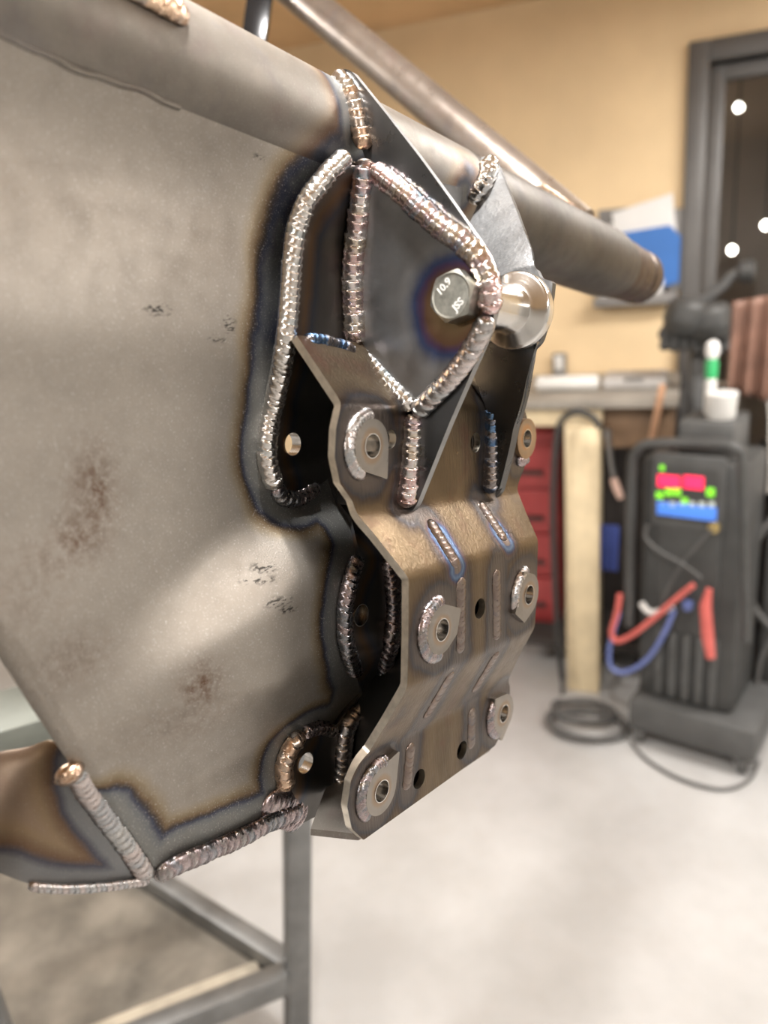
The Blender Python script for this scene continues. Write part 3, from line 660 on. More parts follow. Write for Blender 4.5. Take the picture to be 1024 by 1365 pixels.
# ---- weld beads
U13 = (-.85, 0, .55)
bead('weld_bead', w1[:3], .0040, .0028, .0034, MAT['bead_silver'], frame, (-.6, -.2, .7), label='silver end of the bead on the tube')
bead('weld_bead', w1[1:], .0042, .0032, .0040, MAT['bead_copper'], frame, (-.6, -.1, .7), label='copper brown weld bead on the tube')
bead('weld_bead', w2[:8], .0046, .0040, .0034, MAT['bead_silver'], frame, (-.35, 0, .93))
bead('weld_bead', w2[6:], .0048, .0040, .0036, MAT['bead_silver'], frame, (-.35, 0, .93))
bead('weld_bead', w2b, .0042, .0025, .0034, MAT['bead_dark'], frame, (0, .2, .95))
bead('weld_bead', w3, .0056, .0052, .0038, MAT['bead'], frame, U13, label='rose and silver rippled weld bead')
bead('weld_bead', [w3[0]+np.array([-.002, -.001, 0]), w3[0]+np.array([-.002, .0035, 0])], .0060, .0050, .0050, MAT['bead_copper'], frame, U13, label='brown round end of the bead')
bead('weld_bead', w4[:9], .0052, .0044, .0039, MAT['bead'], frame, (-1, 0, .3))
bead('weld_bead', w4[8:], .0046, .0038, .0042, MAT['bead_grey'], frame, (-1, 0, .3), label='smooth grey weld bead')
bead('weld_bead', w5, .0042, .0034, .0036, MAT['bead_silver'], frame, (-.8, -.4, .5))
bead('weld_bead', g1base, .0050, .0044, .0036, MAT['bead'], frame, (-.75, 0, .65))
bead('weld_bead', g2base, .0048, .0040, .0038, MAT['bead_blue'], frame, (-.75, 0, .65), label='dark weld bead turning blue at the lower end')
bead('weld_bead', g2w1, .0052, .0044, .0038, MAT['bead_silver'], frame, (-.7, 0, .6))
bead('weld_bead', tab2, .0042, .0036, .0034, MAT['bead_dark'], frame, (-.3, 0, .95))
bead('weld_bead', tab3, .0048, .0036, .0040, MAT['bead_copper'], frame, (-.3, 0, .95))
bead('weld_bead', tab3t, .0036, .0024, .0032, MAT['bead_dark'], frame, (0, -.2, .95))
bead('weld_bead', botw, .0062, .0034, .0042, MAT['bead_dark'], frame, (0, .45, .9))
bead('weld_bead', botw2, .0085, .0024, .0048, MAT['bead_dark'], frame, (0, .1, .95), label='wide dark weld patch')
bead('weld_bead', leftw, .0042, .0016, .0030, MAT['bead_grey'], frame, (-.5, .1, .85))
bead('weld_bead', [leftw[0]+np.array([-.004, -.004, .0]), leftw[0]+np.array([.000, .005, .001])], .0060, .0040, .0030, MAT['bead_copper'], frame, (-.5, 0, .85), label='copper blob of weld at the corner')
wb = [on_f(p, lambda a, d: NR(d)+.002) for p in ((516, 742), (523, 775), (525, 815), (521, 855), (511, 897), (502, 920), (482, 942), (464, 968), (458, 1000), (456, 1035), (454, 1058))]
bead('weld_bead', wb[:6], .0048, .0038, .0040, MAT['bead_dark'], frame, (-.7, 0, .7))
bead('weld_bead', wb[5:], .0050, .0040, .0040, MAT['bead_grey'], frame, (-.7, 0, .7))
bead('weld_bead', [on_f(p, lambda a, d: NF(d)-.003) for p in ((407, 455), (425, 456), (450, 462), (472, 470))], .0038, .0028, .0032, MAT['bead_blue'], frame, (-.3, -.7, .5), label='blue tinted weld along the shelf top')
bead('weld_bead', [tube_pt(a, 1.15) for a in (.16, .19, .22, .235)], .0060, .0030, .0045, MAT['bead_copper'], frame, (0, -.5, .8))
# ---- floor flange closing the bottom
q1, q2 = [(lambda P: (P[0], P[2]))(ray(p)*(.2415/(ray(p)@D))@np.stack([A, D, N], 1)) for p in ((414, 1108), (478, 1115))]
bf = [q1, q2, (.325, -.2530), (.470, -.2530), (.470, -.302), (.345, -.302)]
plate('bottom_flange', bf, [], lambda c: np.column_stack([c[:, 0], np.full(len(c), .2400), c[:, 1]]), .004, .004, MAT['tube'], frame, out=(0, -1, 0))
# ---- corner panel at lower left, a rolled sheet running back from the seam
cp_top = [on_n(p, n) for p, n in (((-60, 1022), -.375), ((0, 1006), -.352), ((40, 999), -.338), ((76, 990), -.325), ((95, 1022), -.318))]
cp_bot = [on_n(p, n) for p, n in (((-60, 1140), -.352), ((0, 1164), -.335), ((50, 1180), -.325), ((120, 1181), -.318), ((197, 1172), -.313))]
k = 40; V = []
ct, cb = resample(smooth(cp_top), .0005), resample(smooth(cp_bot), .0005)
ct = ct[np.linspace(0, len(ct)-1, k).astype(int)]; cb = cb[np.linspace(0, len(cb)-1, k).astype(int)]
mrow = 26
for j in range(mrow):
    s = j/(mrow-1)
    for i in range(k):
        q = ct[i]*(1-s)+cb[i]*s; V.append(q+np.array([0, 0, .008*math.sin(math.pi*s**.5)]))
# back side to give the sheet its thickness
V = np.array(V); nb = len(V); Vb = V-np.array([.0, .0, .0035])
g = lambda i, j: j*k+i
Fc = [(g(i, j), g(i+1, j), g(i+1, j+1), g(i, j+1)) for j in range(mrow-1) for i in range(k-1)]
Fb = [tuple(x+nb for x in f[::-1]) for f in Fc]
bd_ = [(g(i, 0), g(i+1, 0)) for i in range(k-1)]+[(g(k-1, j), g(k-1, j+1)) for j in range(mrow-1)]+[(g(i+1, mrow-1), g(i, mrow-1)) for i in range(k-1)][::-1]+[(g(0, j+1), g(0, j)) for j in range(mrow-1)]
Fs = [(b, a_, a_+nb, b+nb) for a_, b in bd_]
AV = np.vstack([V, Vb])
mk('corner_panel', W(AV), Fc+Fb+Fs, MAT['corner'], frame, {'weldgap': heatd(AV, [resample(smooth(leftw), .002), resample(smooth(cp_bot)[8:], .002)+np.array([0, .003, 0])])}, 50, label='brown heat-tinted corner sheet')
bead('weld_bead', [x+np.array([0, 0, .001]) for x in smooth(cp_bot)[14:]], .0022, .0018, .0022, MAT['bead_grey'], frame, (0, .6, .7), sm=False)

# ================================================================== BOLT AND SPACER
def hexhead(a0, c, af, h, rot, top=True):
    n = 72; V = []; R = lambda t: (af/2)/math.cos(((t-rot) % (math.pi/3))-math.pi/6)
    rc = af/2*.96
    rows = []
    for kind in ('bot', 'side', 'rim', 'in', 'cen'):
        for j in range(n):
            t = 2*math.pi*j/n; r = R(t)
            if kind == 'bot': z, q = 0, r
            elif kind == 'side': z, q = h-max(0, r-rc)*.62, r
            elif kind == 'rim': z, q = h, rc*.985
            elif kind == 'in': z, q = h-.0004, rc*.90
            else: z, q = h-.0004, rc*.02
            V.append((a0-z, c[0]+q*math.cos(t), c[1]+q*math.sin(t)))
    Fc = [(i*n+j, i*n+(j+1) % n, (i+1)*n+(j+1) % n, (i+1)*n+j) for i in range(4) for j in range(n)]
    Fc += [tuple(range(n))[::-1], tuple(4*n+j for j in range(n))]
    return np.array(V), Fc
bolt = empty('hex_bolt', W((A1-.0045, *BC)), 'grey hex bolt head with raised numbers, through the gusset plate', 'bolt')
BA = A1-.0047
V, Fc = hexhead(BA, BC, .0236, .0110, math.radians(197-30)); mk('bolt_head', W(V), Fc, MAT['bolt'], bolt, sharp=20)
def shank(a0, a1, r, c, n=24):
    V = [(a, c[0]+r*math.cos(2*math.pi*j/n), c[1]+r*math.sin(2*math.pi*j/n)) for a in (a0, a1) for j in range(n)]
    return np.array(V), [(j, (j+1) % n, n+(j+1) % n, n+j) for j in range(n)]+[tuple(range(n))[::-1], tuple(range(n, 2*n))]
V, Fc = shank(BA, .4200, .0074, BC); mk('shank', W(V), Fc, MAT['bolt'], bolt)
def letters(txt, size, c, ang, parent):
    cu = bpy.data.curves.new('t', 'FONT'); cu.body = txt; cu.size = size; cu.extrude = .0003; cu.offset = .00012; cu.align_x = 'CENTER'; cu.align_y = 'CENTER'; cu.resolution_u = 3
    to = bpy.data.objects.new('t', cu); COL.objects.link(to); bpy.context.view_layer.update()
    me = bpy.data.meshes.new_from_object(to.evaluated_get(bpy.context.evaluated_depsgraph_get()))
    e1 = np.array([-math.sin(ang), math.cos(ang)]); e2 = np.array([-math.cos(ang), -math.sin(ang)])      # (d, n)
    V = []
    for q in me.vertices:
        dn = np.array(c)+e1*q.co.x+e2*q.co.y; V.append((BA-.0105-q.co.z, dn[0], dn[1]))
    Fc = [list(p.vertices) for p in me.polygons]
    bpy.data.objects.remove(to); bpy.data.curves.remove(cu)
    mk('raised_lettering', W(np.array(V)), Fc, MAT['letter'], parent)
up = lambda x, y, ang: (BC[0]+(-math.sin(ang))*x+(-math.cos(ang))*y, BC[1]+math.cos(ang)*x+(-math.sin(ang))*y)
LA = math.radians(44)
letters('10.9', .0056, up(0, .0064, LA), LA, bolt); letters('JSS', .0056, up(0, -.0064, LA), LA, bolt)
# spacer
prf = [(.3556, .0085), (.3556, .0128), (.3562, .0132), (.3968, .0132), (.3972, .0137), (.4012, .0211), (.4018, .0217), (.4024, .0219), (.4080, .0219), (.4090, .0216), (.4095, .0210), (.4095, .0085)]
pr2 = [prf[0]]
for (a0, r0), (a1_, r1) in zip(prf[:-1], prf[1:]):
    q = max(2, int(math.hypot(a1_-a0, r1-r0)/.0012)); pr2 += [(a0+(a1_-a0)*i/q, r0+(r1-r0)*i/q) for i in range(1, q+1)]
n = 64; V = [(a, BC[0]+r*math.cos(2*math.pi*j/n), BC[1]+r*math.sin(2*math.pi*j/n)) for a, r in pr2 for j in range(n)]; kk = len(pr2)
Fc = [(i % kk*n+j, i % kk*n+(j+1) % n, (i+1) % kk*n+(j+1) % n, (i+1) % kk*n+j) for i in range(kk) for j in range(n)]
sp = mk('flanged_spacer', W(np.array(V)), Fc, MAT['turned'], None, {'ring': [r+a for a, r in pr2 for j in range(n)]}, 30)
tag(sp, 'shiny turned steel spacer with a round flange, between the two gusset plates', 'spacer')

# ================================================================== BACKGROUND OF THE WORKSHOP
def off(q): return (q-WP)@WN
def P_(name, *a, **k): MAT[name] = plain(name, *a, **k); return MAT[name]
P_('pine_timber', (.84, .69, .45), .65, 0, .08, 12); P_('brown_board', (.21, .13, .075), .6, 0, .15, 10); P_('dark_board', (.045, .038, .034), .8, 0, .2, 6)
P_('pale_plastic', (.72, .71, .68), .5, 0, .04, 20); P_('grey_plastic', (.52, .50, .48), .5, 0, .06, 20); P_('copper_strip', (.62, .36, .22), .4, .6, .08, 30)
P_('red_paint', (.36, .05, .05), .35, 0, .1, 8); P_('rubber', (.035, .034, .033), .6, 0, .1, 30); P_('grey_rubber', (.10, .098, .095), .6, 0, .1, 30)
P_('machine_black', (.055, .055, .053), .5, 0, .12, 14); P_('machine_grey', (.085, .085, .083), .5, 0, .1, 14); P_('blue_cloth', (.05, .08, .30), .7, 0, .1, 20)
P_('red_hose', (.60, .13, .11), .4, 0, .06, 20); P_('blue_hose', (.13, .17, .40), .4, 0, .06, 20); P_('steel', (.5, .5, .5), .3, 1., .08, 40)
P_('paper', (.78, .77, .75), .7, 0, .03, 10); P_('blue_folder', (.045, .17, .50), .5, 0, .06, 10); P_('tray_grey', (.22, .21, .20), .5, 0, .1, 10)
P_('leather', (.19, .10, .07), .6, 0, .2, 12); P_('tarp', (.33, .31, .285), .8, 0, .15, 6); P_('green_cap', (.04, .38, .13), .4, 0, .05, 20); P_('cart_steel', (.20, .20, .195), .45, .6, .12, 20)
P_('cart_sheet', (.21, .185, .15), .6, .3, .3, 7); P_('bench_grey', (.30, .27, .23), .6, 0, .12, 10); P_('flange', (.42, .37, .29), .6, .1, .15, 14); P_('beam_green', (.17, .18, .155), .5, .3, .2, 9); P_('brass', (.75, .58, .25), .3, 1., .05, 30); P_('pink_skin', (.62, .42, .34), .5, 0, .05, 20)
BO = off(hit_z((775, 922), 0)); ub = lambda x, y=545, o=None: wuv((x, y), BO if o is None else o)[0]; zb = lambda x, y, o=None: wuv((x, y), BO if o is None else o)[1]
zt0, zt1 = zb(775, 543), zb(775, 530)
bench = empty('workbench', wpt(ub(775), 0, BO*.5), 'timber workbench with a pine leg and dark space below, against the beige wall', 'workbench')
uA, uB = ub(668), ub(905)
s = MB(); wbox(s, uA, uB, zt0, zt1, .01, BO+.03, .004); s.build('bench_top', MAT['bench_grey'], bench)
s = MB(); wbox(s, uA+.02, ub(803), zb(775, 568), zt0-.001, BO-.03, BO, .003); s.build('apron', MAT['pine_timber'], bench, label='pale pine apron board')
s = MB(); wbox(s, ub(803)+.002, uB-.01, zb(840, 600), zt0-.001, BO-.06, BO-.03, .003); s.build('apron', MAT['brown_board'], bench, label='dark brown apron board')
uP0, uP1 = ub(754, 740), ub(799, 740)
s = MB(); wbox(s, uP0, uP1, 0, zb(775, 569), BO-.10, BO+.001, .004); s.build('leg', MAT['pine_timber'], bench)
s = MB(); wbox(s, uA+.03, uA+.13, 0, zb(775, 569), BO-.55, BO-.45, .004); s.build('leg', MAT['pine_timber'], bench)
s = MB(); wbox(s, uB-.12, uB-.02, 0, zb(840, 601), BO-.3, BO-.2, .004); s.build('leg', MAT['dark_board'], bench)
s = MB(); wbox(s, uA+.02, uB-.02, .08, zt0-.002, .02, .05); s.build('back_panel', MAT['dark_board'], bench)  # dark sheet added for the shade under the bench top
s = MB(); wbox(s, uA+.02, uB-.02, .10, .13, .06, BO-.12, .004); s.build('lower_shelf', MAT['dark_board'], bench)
# things on the bench
o_ = BO-.12
s = MB(); u0, u1 = wuv((716, 530), o_)[0], wuv((798, 530), o_)[0]; s.tube([wpt(u0, zt1+.026, o_), wpt(u0+.01, zt1+.026, o_), wpt(u1-.01, zt1+.026, o_), wpt(u1, zt1+.026, o_)], [.020, .025, .025, .020], 16)
tag(s.build('paper_roll', MAT['pale_plastic']), 'white roll lying along the front of the workbench top', 'roll')
s = MB(); u0, u1 = wuv((802, 520), o_)[0], wuv((889, 520), o_)[0]; wbox(s, u0, u1, zt1+.001, zb(845, 503, o_), o_-.16, o_, .012)
bx = s.build('plastic_case', MAT['grey_plastic']); tag(bx, 'light grey plastic case on the workbench, right of the white roll', 'case')
s = MB(); wbox(s, (u0+u1)/2-.03, (u0+u1)/2+.03, zt1+.03, zt1+.04, o_+.0005, o_+.006, .002); s.build('latch', MAT['tray_grey'], bx)
c0, c1 = hit((868, 592), WP+WN*(BO+.035), WN), hit((884, 512), WP+WN*(BO+.035), WN)
s = MB().bar(c0, c1, .020, .004, up=WN, bev=.001); tag(s.build('copper_bar', MAT['copper_strip']), 'copper coloured flat bar leaning on the bench edge', 'bar')
# socket on the wall
u, z = wuv((747, 488)); so = empty('wall_socket', wpt(u, z-.05, 0), 'small wall socket box above the workbench', 'socket')
s = MB(); wbox(s, u-.024, u+.024, z-.055, z+.05, .001, .03, .006); s.build('housing', MAT['tray_grey'], so); s = MB(); wbox(s, u-.016, u+.014, z-.01, z+.042, .0305, .036, .003); s.build('face', MAT['pale_plastic'], so)
# paper holder with sheets and a blue folder
u0, z0 = wuv((792, 410), .05); u1, z1 = wuv((903, 392), .05)
th = empty('document_tray', wpt((u0+u1)/2, z0, .0), 'grey document tray hung on the beige wall, holding papers', 'tray')
s = MB(); wbox(s, u0, u1, z0, z0+.035, .001, .075, .006); s.build('trough', MAT['tray_grey'], th); s = MB(); wbox(s, u1-.035, u1+.02, z0+.036, z0+.30, .001, .02, .004); s.build('side_panel', MAT['tray_grey'], th)
s = MB(); wbox(s, u0+.01, u1-.03, z0+.036, z0+.32, .001, .008); s.build('back_plate', MAT['tray_grey'], th)
def sheet(name, pix, o, mat, lab, cat, t=.003):
    q = [wl(p, o) for p in pix]; v = q+[x+WN*t for x in q]
    n_ = len(q); f = [tuple(range(n_))[::-1], tuple(range(n_, 2*n_))]+[(i, (i+1) % n_, n_+(i+1) % n_, n_+i) for i in range(n_)]
    return tag(MB().add(v, f).build(name, mat), lab, cat)
sheet('paper_sheet', ((800, 402), (872, 398), (888, 270), (868, 268), (812, 300), (806, 330)), .012, MAT['paper'], 'white sheet tilted behind the blue folder, left one', 'paper')
sheet('paper_sheet', ((822, 330), (902, 312), (897, 257), (816, 284)), .020, MAT['paper'], 'white paper sheet standing above the blue folder', 'paper')
sheet('folder', ((828, 398), (905, 376), (908, 315), (893, 300), (820, 312)), .028, MAT['blue_folder'], 'bright blue folder in the wall tray', 'folder', .006)
sheet('paper_sheet', ((800, 404), (880, 398), (886, 372), (800, 378)), .042, MAT['paper'], 'pale sheet at the foot of the blue folder', 'paper')
# red tool chest under the bench, left
u0, u1 = wuv((690, 700), BO-.25)[0], wuv((745, 700), BO-.25)[0]; zq0, zq1 = .145, zb(720, 575, BO-.25)
tc = empty('tool_chest', wpt((u0+u1)/2, .131, BO-.35), 'red steel tool chest in the dark under the workbench', 'tool chest')
s = MB(); wbox(s, u0-.25, u1, .132, zq1, max(.07, BO-.60), BO-.25, .006); s.build('body', MAT['red_paint'], tc)
for k in range(4):
    za = .16+k*(zq1-.19)/4; s = MB(); wbox(s, u0-.24, u1-.01, za, za+(zq1-.19)/4-.012, BO-.2495, BO-.235, .003); dr = s.build('drawer', MAT['red_paint'], tc)
    s = MB(); wbox(s, u0-.20, u1-.05, za+.05, za+.065, BO-.2345, BO-.22, .003); s.build('handle', MAT['dark_board'], dr)
def hose(name, pix, o, r, mat, lab, cat='hose', sm=True):
    q = [hit(p, WP+WN*(o[i] if hasattr(o, '__len__') else o), WN) for i, p in enumerate(pix)]
    return tag(MB().tube(smooth(q, sub=6), r, 8).build(name, mat), lab, cat)
hose('cable', ((800, 570), (790, 556), (768, 549), (748, 562), (740, 600), (737, 680), (739, 760), (744, 850), (750, 905)), BO+.05, .010, MAT['rubber'], 'black cable looping over the bench and down beside the pine leg', 'cable')
hose('cable', ((700, 985), (720, 978), (742, 960), (750, 920), (746, 880)), [BO+.04, BO+.04, BO+.03, BO+.03, BO+.03], .008, MAT['grey_rubber'], 'dark cable running along the floor left of the pine leg', 'cable')
gun = empty('air_gun', hit((815, 660), WP+WN*(BO+.04), WN), 'slim silver air gun hanging right of the pine leg', 'tool')
pp = [hit(p, WP+WN*(BO+.04), WN) for p in ((810, 572), (812, 590), (816, 620), (819, 636))]; MB().tube(pp, [.013, .009, .008, .008], 10).build('barrel', MAT['steel'], gun)
pp = [hit(p, WP+WN*(BO+.04), WN) for p in ((818, 638), (822, 650), (828, 664))]; MB().tube(pp, [.011, .013, .010], 10).build('grip', MAT['pink_skin'], gun)
q0, q1 = hit((812, 700), WP+WN*(BO-.05), WN), hit((811, 760), WP+WN*(BO-.05), WN)
s = MB(); ww = .028
for i in range(7): s.bar(q0+WU*(i-3)*ww/3+WN*.004*(-1)**i, q1+WU*(i-3)*ww/3.4+WN*.004*(-1)**i, ww/2.2, .008, up=WN, bev=.003)
tag(s.build('rag', MAT['blue_cloth']), 'blue rag hanging in folds right of the pine leg', 'rag')
# coiled cables on the floor
for k, (p, rx, ry, lab) in enumerate((((782, 968), .120, .080, 'loops of grey cable coiled on the floor before the pine leg, outer coil'), ((778, 955), .095, .06, 'small coil of grey cable on the floor, inside the larger coil'))):
    c = hit_z(p, .012); t = np.linspace(0, 2*math.pi*2.6, 90)
    q = [c+WU*rx*(1+.06*math.sin(1.7*x))*math.cos(x)+np.array([WN[0], WN[1], 0])*ry*(1+.08*math.cos(2.3*x))*math.sin(x)+ZZ*(.001*x+.012*k) for x in t]
    tag(MB().tube(q, .008, 7).build('cable_coil', MAT['grey_rubber']), lab, 'cable')
cq = [hit_z(p, .009) for p in ((842, 990), (862, 1012), (900, 1035), (945, 1050), (975, 1051), (1000, 1038), (1012, 1015))]
tag(MB().tube(smooth(cq), .005, 7).build('cable', MAT['grey_rubber']), 'thin grey cable curving over the floor in front of the welder', 'cable')
# ---- welding machine on its trolley
wL, wR = hit_z((845, 985), 0), hit_z((1000, 1032), 0); wu = (wR-wL); wlen = np.linalg.norm(wu); wu /= wlen; wb_ = np.array([-wu[1], wu[0], 0]); wf = -wb_
welder = empty('welding_machine', wL+wu*wlen/2+wb_*.25, 'black welding machine on a trolley with a lit red, green and blue display', 'welder')
def wq(p, o=0.): q = hit(p, wL+wf*o, wf)-wL; return q@wu, q[2]
def wp(x, z, o=0.): return wL+wu*x+ZZ*z+wf*o
def wb2(mb, x0, x1, z0, z1, o0, o1, bev=.004): return mb.box(wp((x0+x1)/2, (z0+z1)/2, (o0+o1)/2), wu*(x1-x0)/2, wf*abs(o1-o0)/2, ZZ*(z1-z0)/2, bev)
zT = wq((920, 592))[1]; zM = wq((915, 840))[1]; zBt = wq((915, 945))[1]
s = MB(); wb2(s, .0, wlen*.82, zBt+.002, zT-.05, -.25, -.02, .02); s.build('body', MAT['machine_black'], welder)
s = MB(); wb2(s, -.01, wlen+.015, .055, zBt, -.27, .03, .012); tr = s.build('trolley_base', MAT['machine_grey'], welder)
for x, o in ((.02, .0), (wlen-.02, .0), (.02, -.22), (wlen-.02, -.22)):
    w_ = MB().lathe(wp(x-.014, .028, o), wu, [(0, .012), (.002, .025), (.006, .0275), (.022, .0275), (.026, .025), (.028, .012)], 20); cs = w_.build('caster', MAT['grey_rubber'], welder)
    f_ = MB(); wb2(f_, x-.019, x-.0155, .026, .055, o-.015, o+.015, .001); wb2(f_, x+.0155, x+.019, .026, .055, o-.015, o+.015, .001); f_.build('fork', MAT['steel'], cs)
# front panel pieces
x0, zA = wq((868, 700)); x1, zB = wq((968, 612)); s = MB(); wb2(s, x0, x1, zA, zB, -.02, -.004, .004); s.build('front_panel', MAT['machine_grey'], welder)
x0, zA = wq((872, 838)); x1, zB = wq((962, 702)); s = MB(); wb2(s, x0, x1, zA, zB, -.02, -.008, .004); s.build('socket_panel', MAT['machine_black'], welder)
for k in range(5):
    xa = wq((872+k*18, 900))[0]; s = MB(); wb2(s, xa, xa+.02, zBt+.02, zM-.02, -.02, -.006, .003); s.build('rib', MAT['machine_grey'], welder)
MAT['digit_red'] = emit('display_red', (1, .02, .09), .9); MAT['led_green'] = emit('led_green', (.22, .75, .03), .5); MAT['strip_blue'] = emit('display_blue', (.06, .19, .65), .45); MAT['led_pale'] = emit('led_pale', (.5, .55, .5), .3)
s = MB(); a, b_ = wq((874, 690)); c, d_ = wq((958, 628)); wb2(s, a, c, b_, d_, -.004, .0, .002); dp = s.build('display', MAT['machine_black'], welder)
def lit(name, p0, p1, mat): s = MB(); a, b_ = wq(p0); c, d_ = wq(p1); wb2(s, a, c, b_, d_, .0005, .003, .001); s.build(name, mat, dp)
lit('digit_window', (877, 648), (907, 635), MAT['digit_red']); lit('digit_window', (911, 650), (939, 636), MAT['digit_red'])
lit('indicator_light', (875, 664), (884, 656), MAT['led_green']); lit('indicator_light', (887, 660), (897, 652), MAT['led_green']); lit('indicator_light', (898, 660), (908, 652), MAT['led_green'])
lit('indicator_light', (909, 671), (917, 664), MAT['led_green']); lit('indicator_light', (942, 661), (953, 651), MAT['led_green']); lit('indicator_light', (880, 627), (886, 620), MAT['led_green'])
lit('key_strip', (876, 685), (956, 677), MAT['strip_blue'])
for k in range(6): lit('key_button', (880+13*k, 675), (888+13*k, 669), MAT['led_pale'])
# handle frame over the top and down both sides
pp = [wp(*wq(p), .02) for p in ((842, 830), (843, 720), (846, 620), (852, 600), (866, 590), (915, 588), (965, 590), (984, 596), (992, 612), (995, 720), (998, 850))]
MB().tube(smooth(pp, sub=5), .014, 10).build('handle_frame', MAT['machine_black'], welder)
kb = wq((952, 703)); MB().lathe(wp(*kb, -.008), wf, [(0, .014), (.004, .016), (.016, .014), (.018, .010)], 16).build('gas_fitting', MAT['brass'], welder)
for k, (pa, mat, lab) in enumerate(((((952, 703), (930, 728), (910, 752), (890, 790), (884, 812)), MAT['grey_rubber'], 'thin grey hose'), (((868, 695), (866, 712), (885, 730), (912, 745), (940, 765)), MAT['grey_rubber'], 'thin grey hose'))):
    MB().tube(smooth([wp(*wq(p), .02+.012*k) for p in pa]), .0048, 8).build('hose', mat, welder, label=lab)
MB().tube(smooth([wp(*wq(p), .045) for p in ((931, 772), (905, 793), (880, 815), (850, 838), (830, 846), (823, 835), (830, 810), (834, 785))]), .0085, 8).build('red_hose', MAT['red_hose'], welder, label='red hose')
MB().tube(smooth([wp(*wq(p), .04) for p in ((905, 806), (890, 840), (868, 872), (840, 888), (822, 882), (819, 860), (826, 830), (832, 810))]), .0075, 8).build('blue_hose', MAT['blue_hose'], welder, label='blue hose')
MB().tube([wp(*wq(p), .04) for p in ((951, 778), (946, 800), (949, 840), (953, 868))], [.008, .016, .017, .013], 10).build('plug_grip', MAT['red_hose'], welder, label='red plug handle')
s = MB(); a, b_ = wq((918, 806)); wb2(s, a-.012, a+.012, b_-.012, b_+.012, -.008, .02, .004); s.build('plug', MAT['blue_hose'], welder, label='blue plug')
MB().tube(smooth([wp(*wq(p), .02) for p in ((858, 800), (868, 812), (882, 812), (900, 806))]), .009, 8).build('tag_strap', MAT['pale_plastic'], welder, label='white cloth strap')
# white tub and bottle on top of the machine
zt = zT-.05
def topc(p, o): return hit(p, wL+wf*o, wf)
c = topc((961, 557), -.10); s = MB().lathe(c, ZZ, [(0, .034), (.004, .037), (.062, .040), (.066, .042), (.070, .040)], 20); tb = s.build('plastic_tub', MAT['pale_plastic']); tag(tb, 'white plastic tub on top of the black welding machine', 'tub')
c2 = topc((947, 528), -.15); c2[2] = c[2]; bo_ = empty('spray_bottle', c2, 'slim white bottle with a green and white head behind the tub', 'bottle')
hS = np.linalg.norm(topc((947, 455), -.15)-c2)
xa = (c-wL)@wu; s = MB(); wb2(s, xa-.095, xa+.050, zt+.001, c[2]-.001, -.215, -.045, .008); s.build('top_box', MAT['machine_grey'], welder)
MB().lathe(c2, ZZ, [(0, .014), (.004, .016), (hS*.45, .015), (hS*.5, .013)], 16).build('bottle_body', MAT['pale_plastic'], bo_)
MB().lathe(c2+ZZ*hS*.5, ZZ, [(0, .016), (hS*.2, .018), (hS*.26, .014)], 16).build('cap', MAT['green_cap'], bo_); MB().lathe(c2+ZZ*hS*.77, ZZ, [(0, .014), (hS*.1, .020), (hS*.2, .017), (hS*.24, .008)], 16).build('nozzle', MAT['paper'], bo_)
# cylinder post, gloves and hose by the door frame
oG = .36
pq = hit((928, 560), WP+WN*oG, WN); pq[2] = 0; zt_ = hit((928, 400), WP+WN*oG, WN)[2]
ps = empty('hanger_stand', pq, 'dark stand behind the welding machine, hung with black gloves', 'stand')
MB().lathe(pq, ZZ, [(0, .10), (.02, .10), (.024, .03), (zt_-.02, .028), (zt_, .02)], 16).build('post', MAT['machine_grey'], ps)
MB().tube(smooth([hit(p, WP+WN*(oG), WN) for p in ((928, 402), (945, 395), (962, 382), (978, 366), (992, 362))]), .016, 10).build('hose_arm', MAT['machine_grey'], ps, label='dark bent arm at the top')
MB().lathe(hit((990, 362), WP+WN*oG, WN)-WU*.015, WU, [(0, .014), (.008, .03), (.04, .034), (.05, .02)], 14).build('nozzle_head', MAT['machine_black'], ps)
def glove(pix, o, lab):
    root = [hit(p, WP+WN*o, WN) for p in pix]; s = MB(); c = root[0]; e = root[1]
    s.tube(smooth([c, c*.6+e*.4, e]), np.interp(np.linspace(0, 1, 17), [0, .3, .7, 1], [.045, .062, .066, .05]), 12)
    d = (e-c)/np.linalg.norm(e-c)
    for i in range(4):
        b0 = e+WU*(i-1.5)*.028-d*.01; s.tube(smooth([b0, b0+d*.035+WN*.004, b0+d*(.062-.006*abs(i-1.3))+WN*.014]), np.interp(np.linspace(0, 1, 17), [0, .8, 1], [.019, .016, .009]), 8)
    b0 = e-d*.045-WU*.032; s.tube(smooth([b0, b0+d*.03-WU*.022, b0+d*.055-WU*.028]), np.interp(np.linspace(0, 1, 17), [0, .8, 1], [.014, .011, .007]), 8)
    return tag(s.build('work_glove', MAT['machine_black']), lab, 'glove')
glove(((922, 398), (910, 445)), oG+.06, 'left one of two black work gloves hanging on the stand'); glove(((945, 405), (948, 450)), oG+.06, 'right one of two black work gloves hanging on the stand')
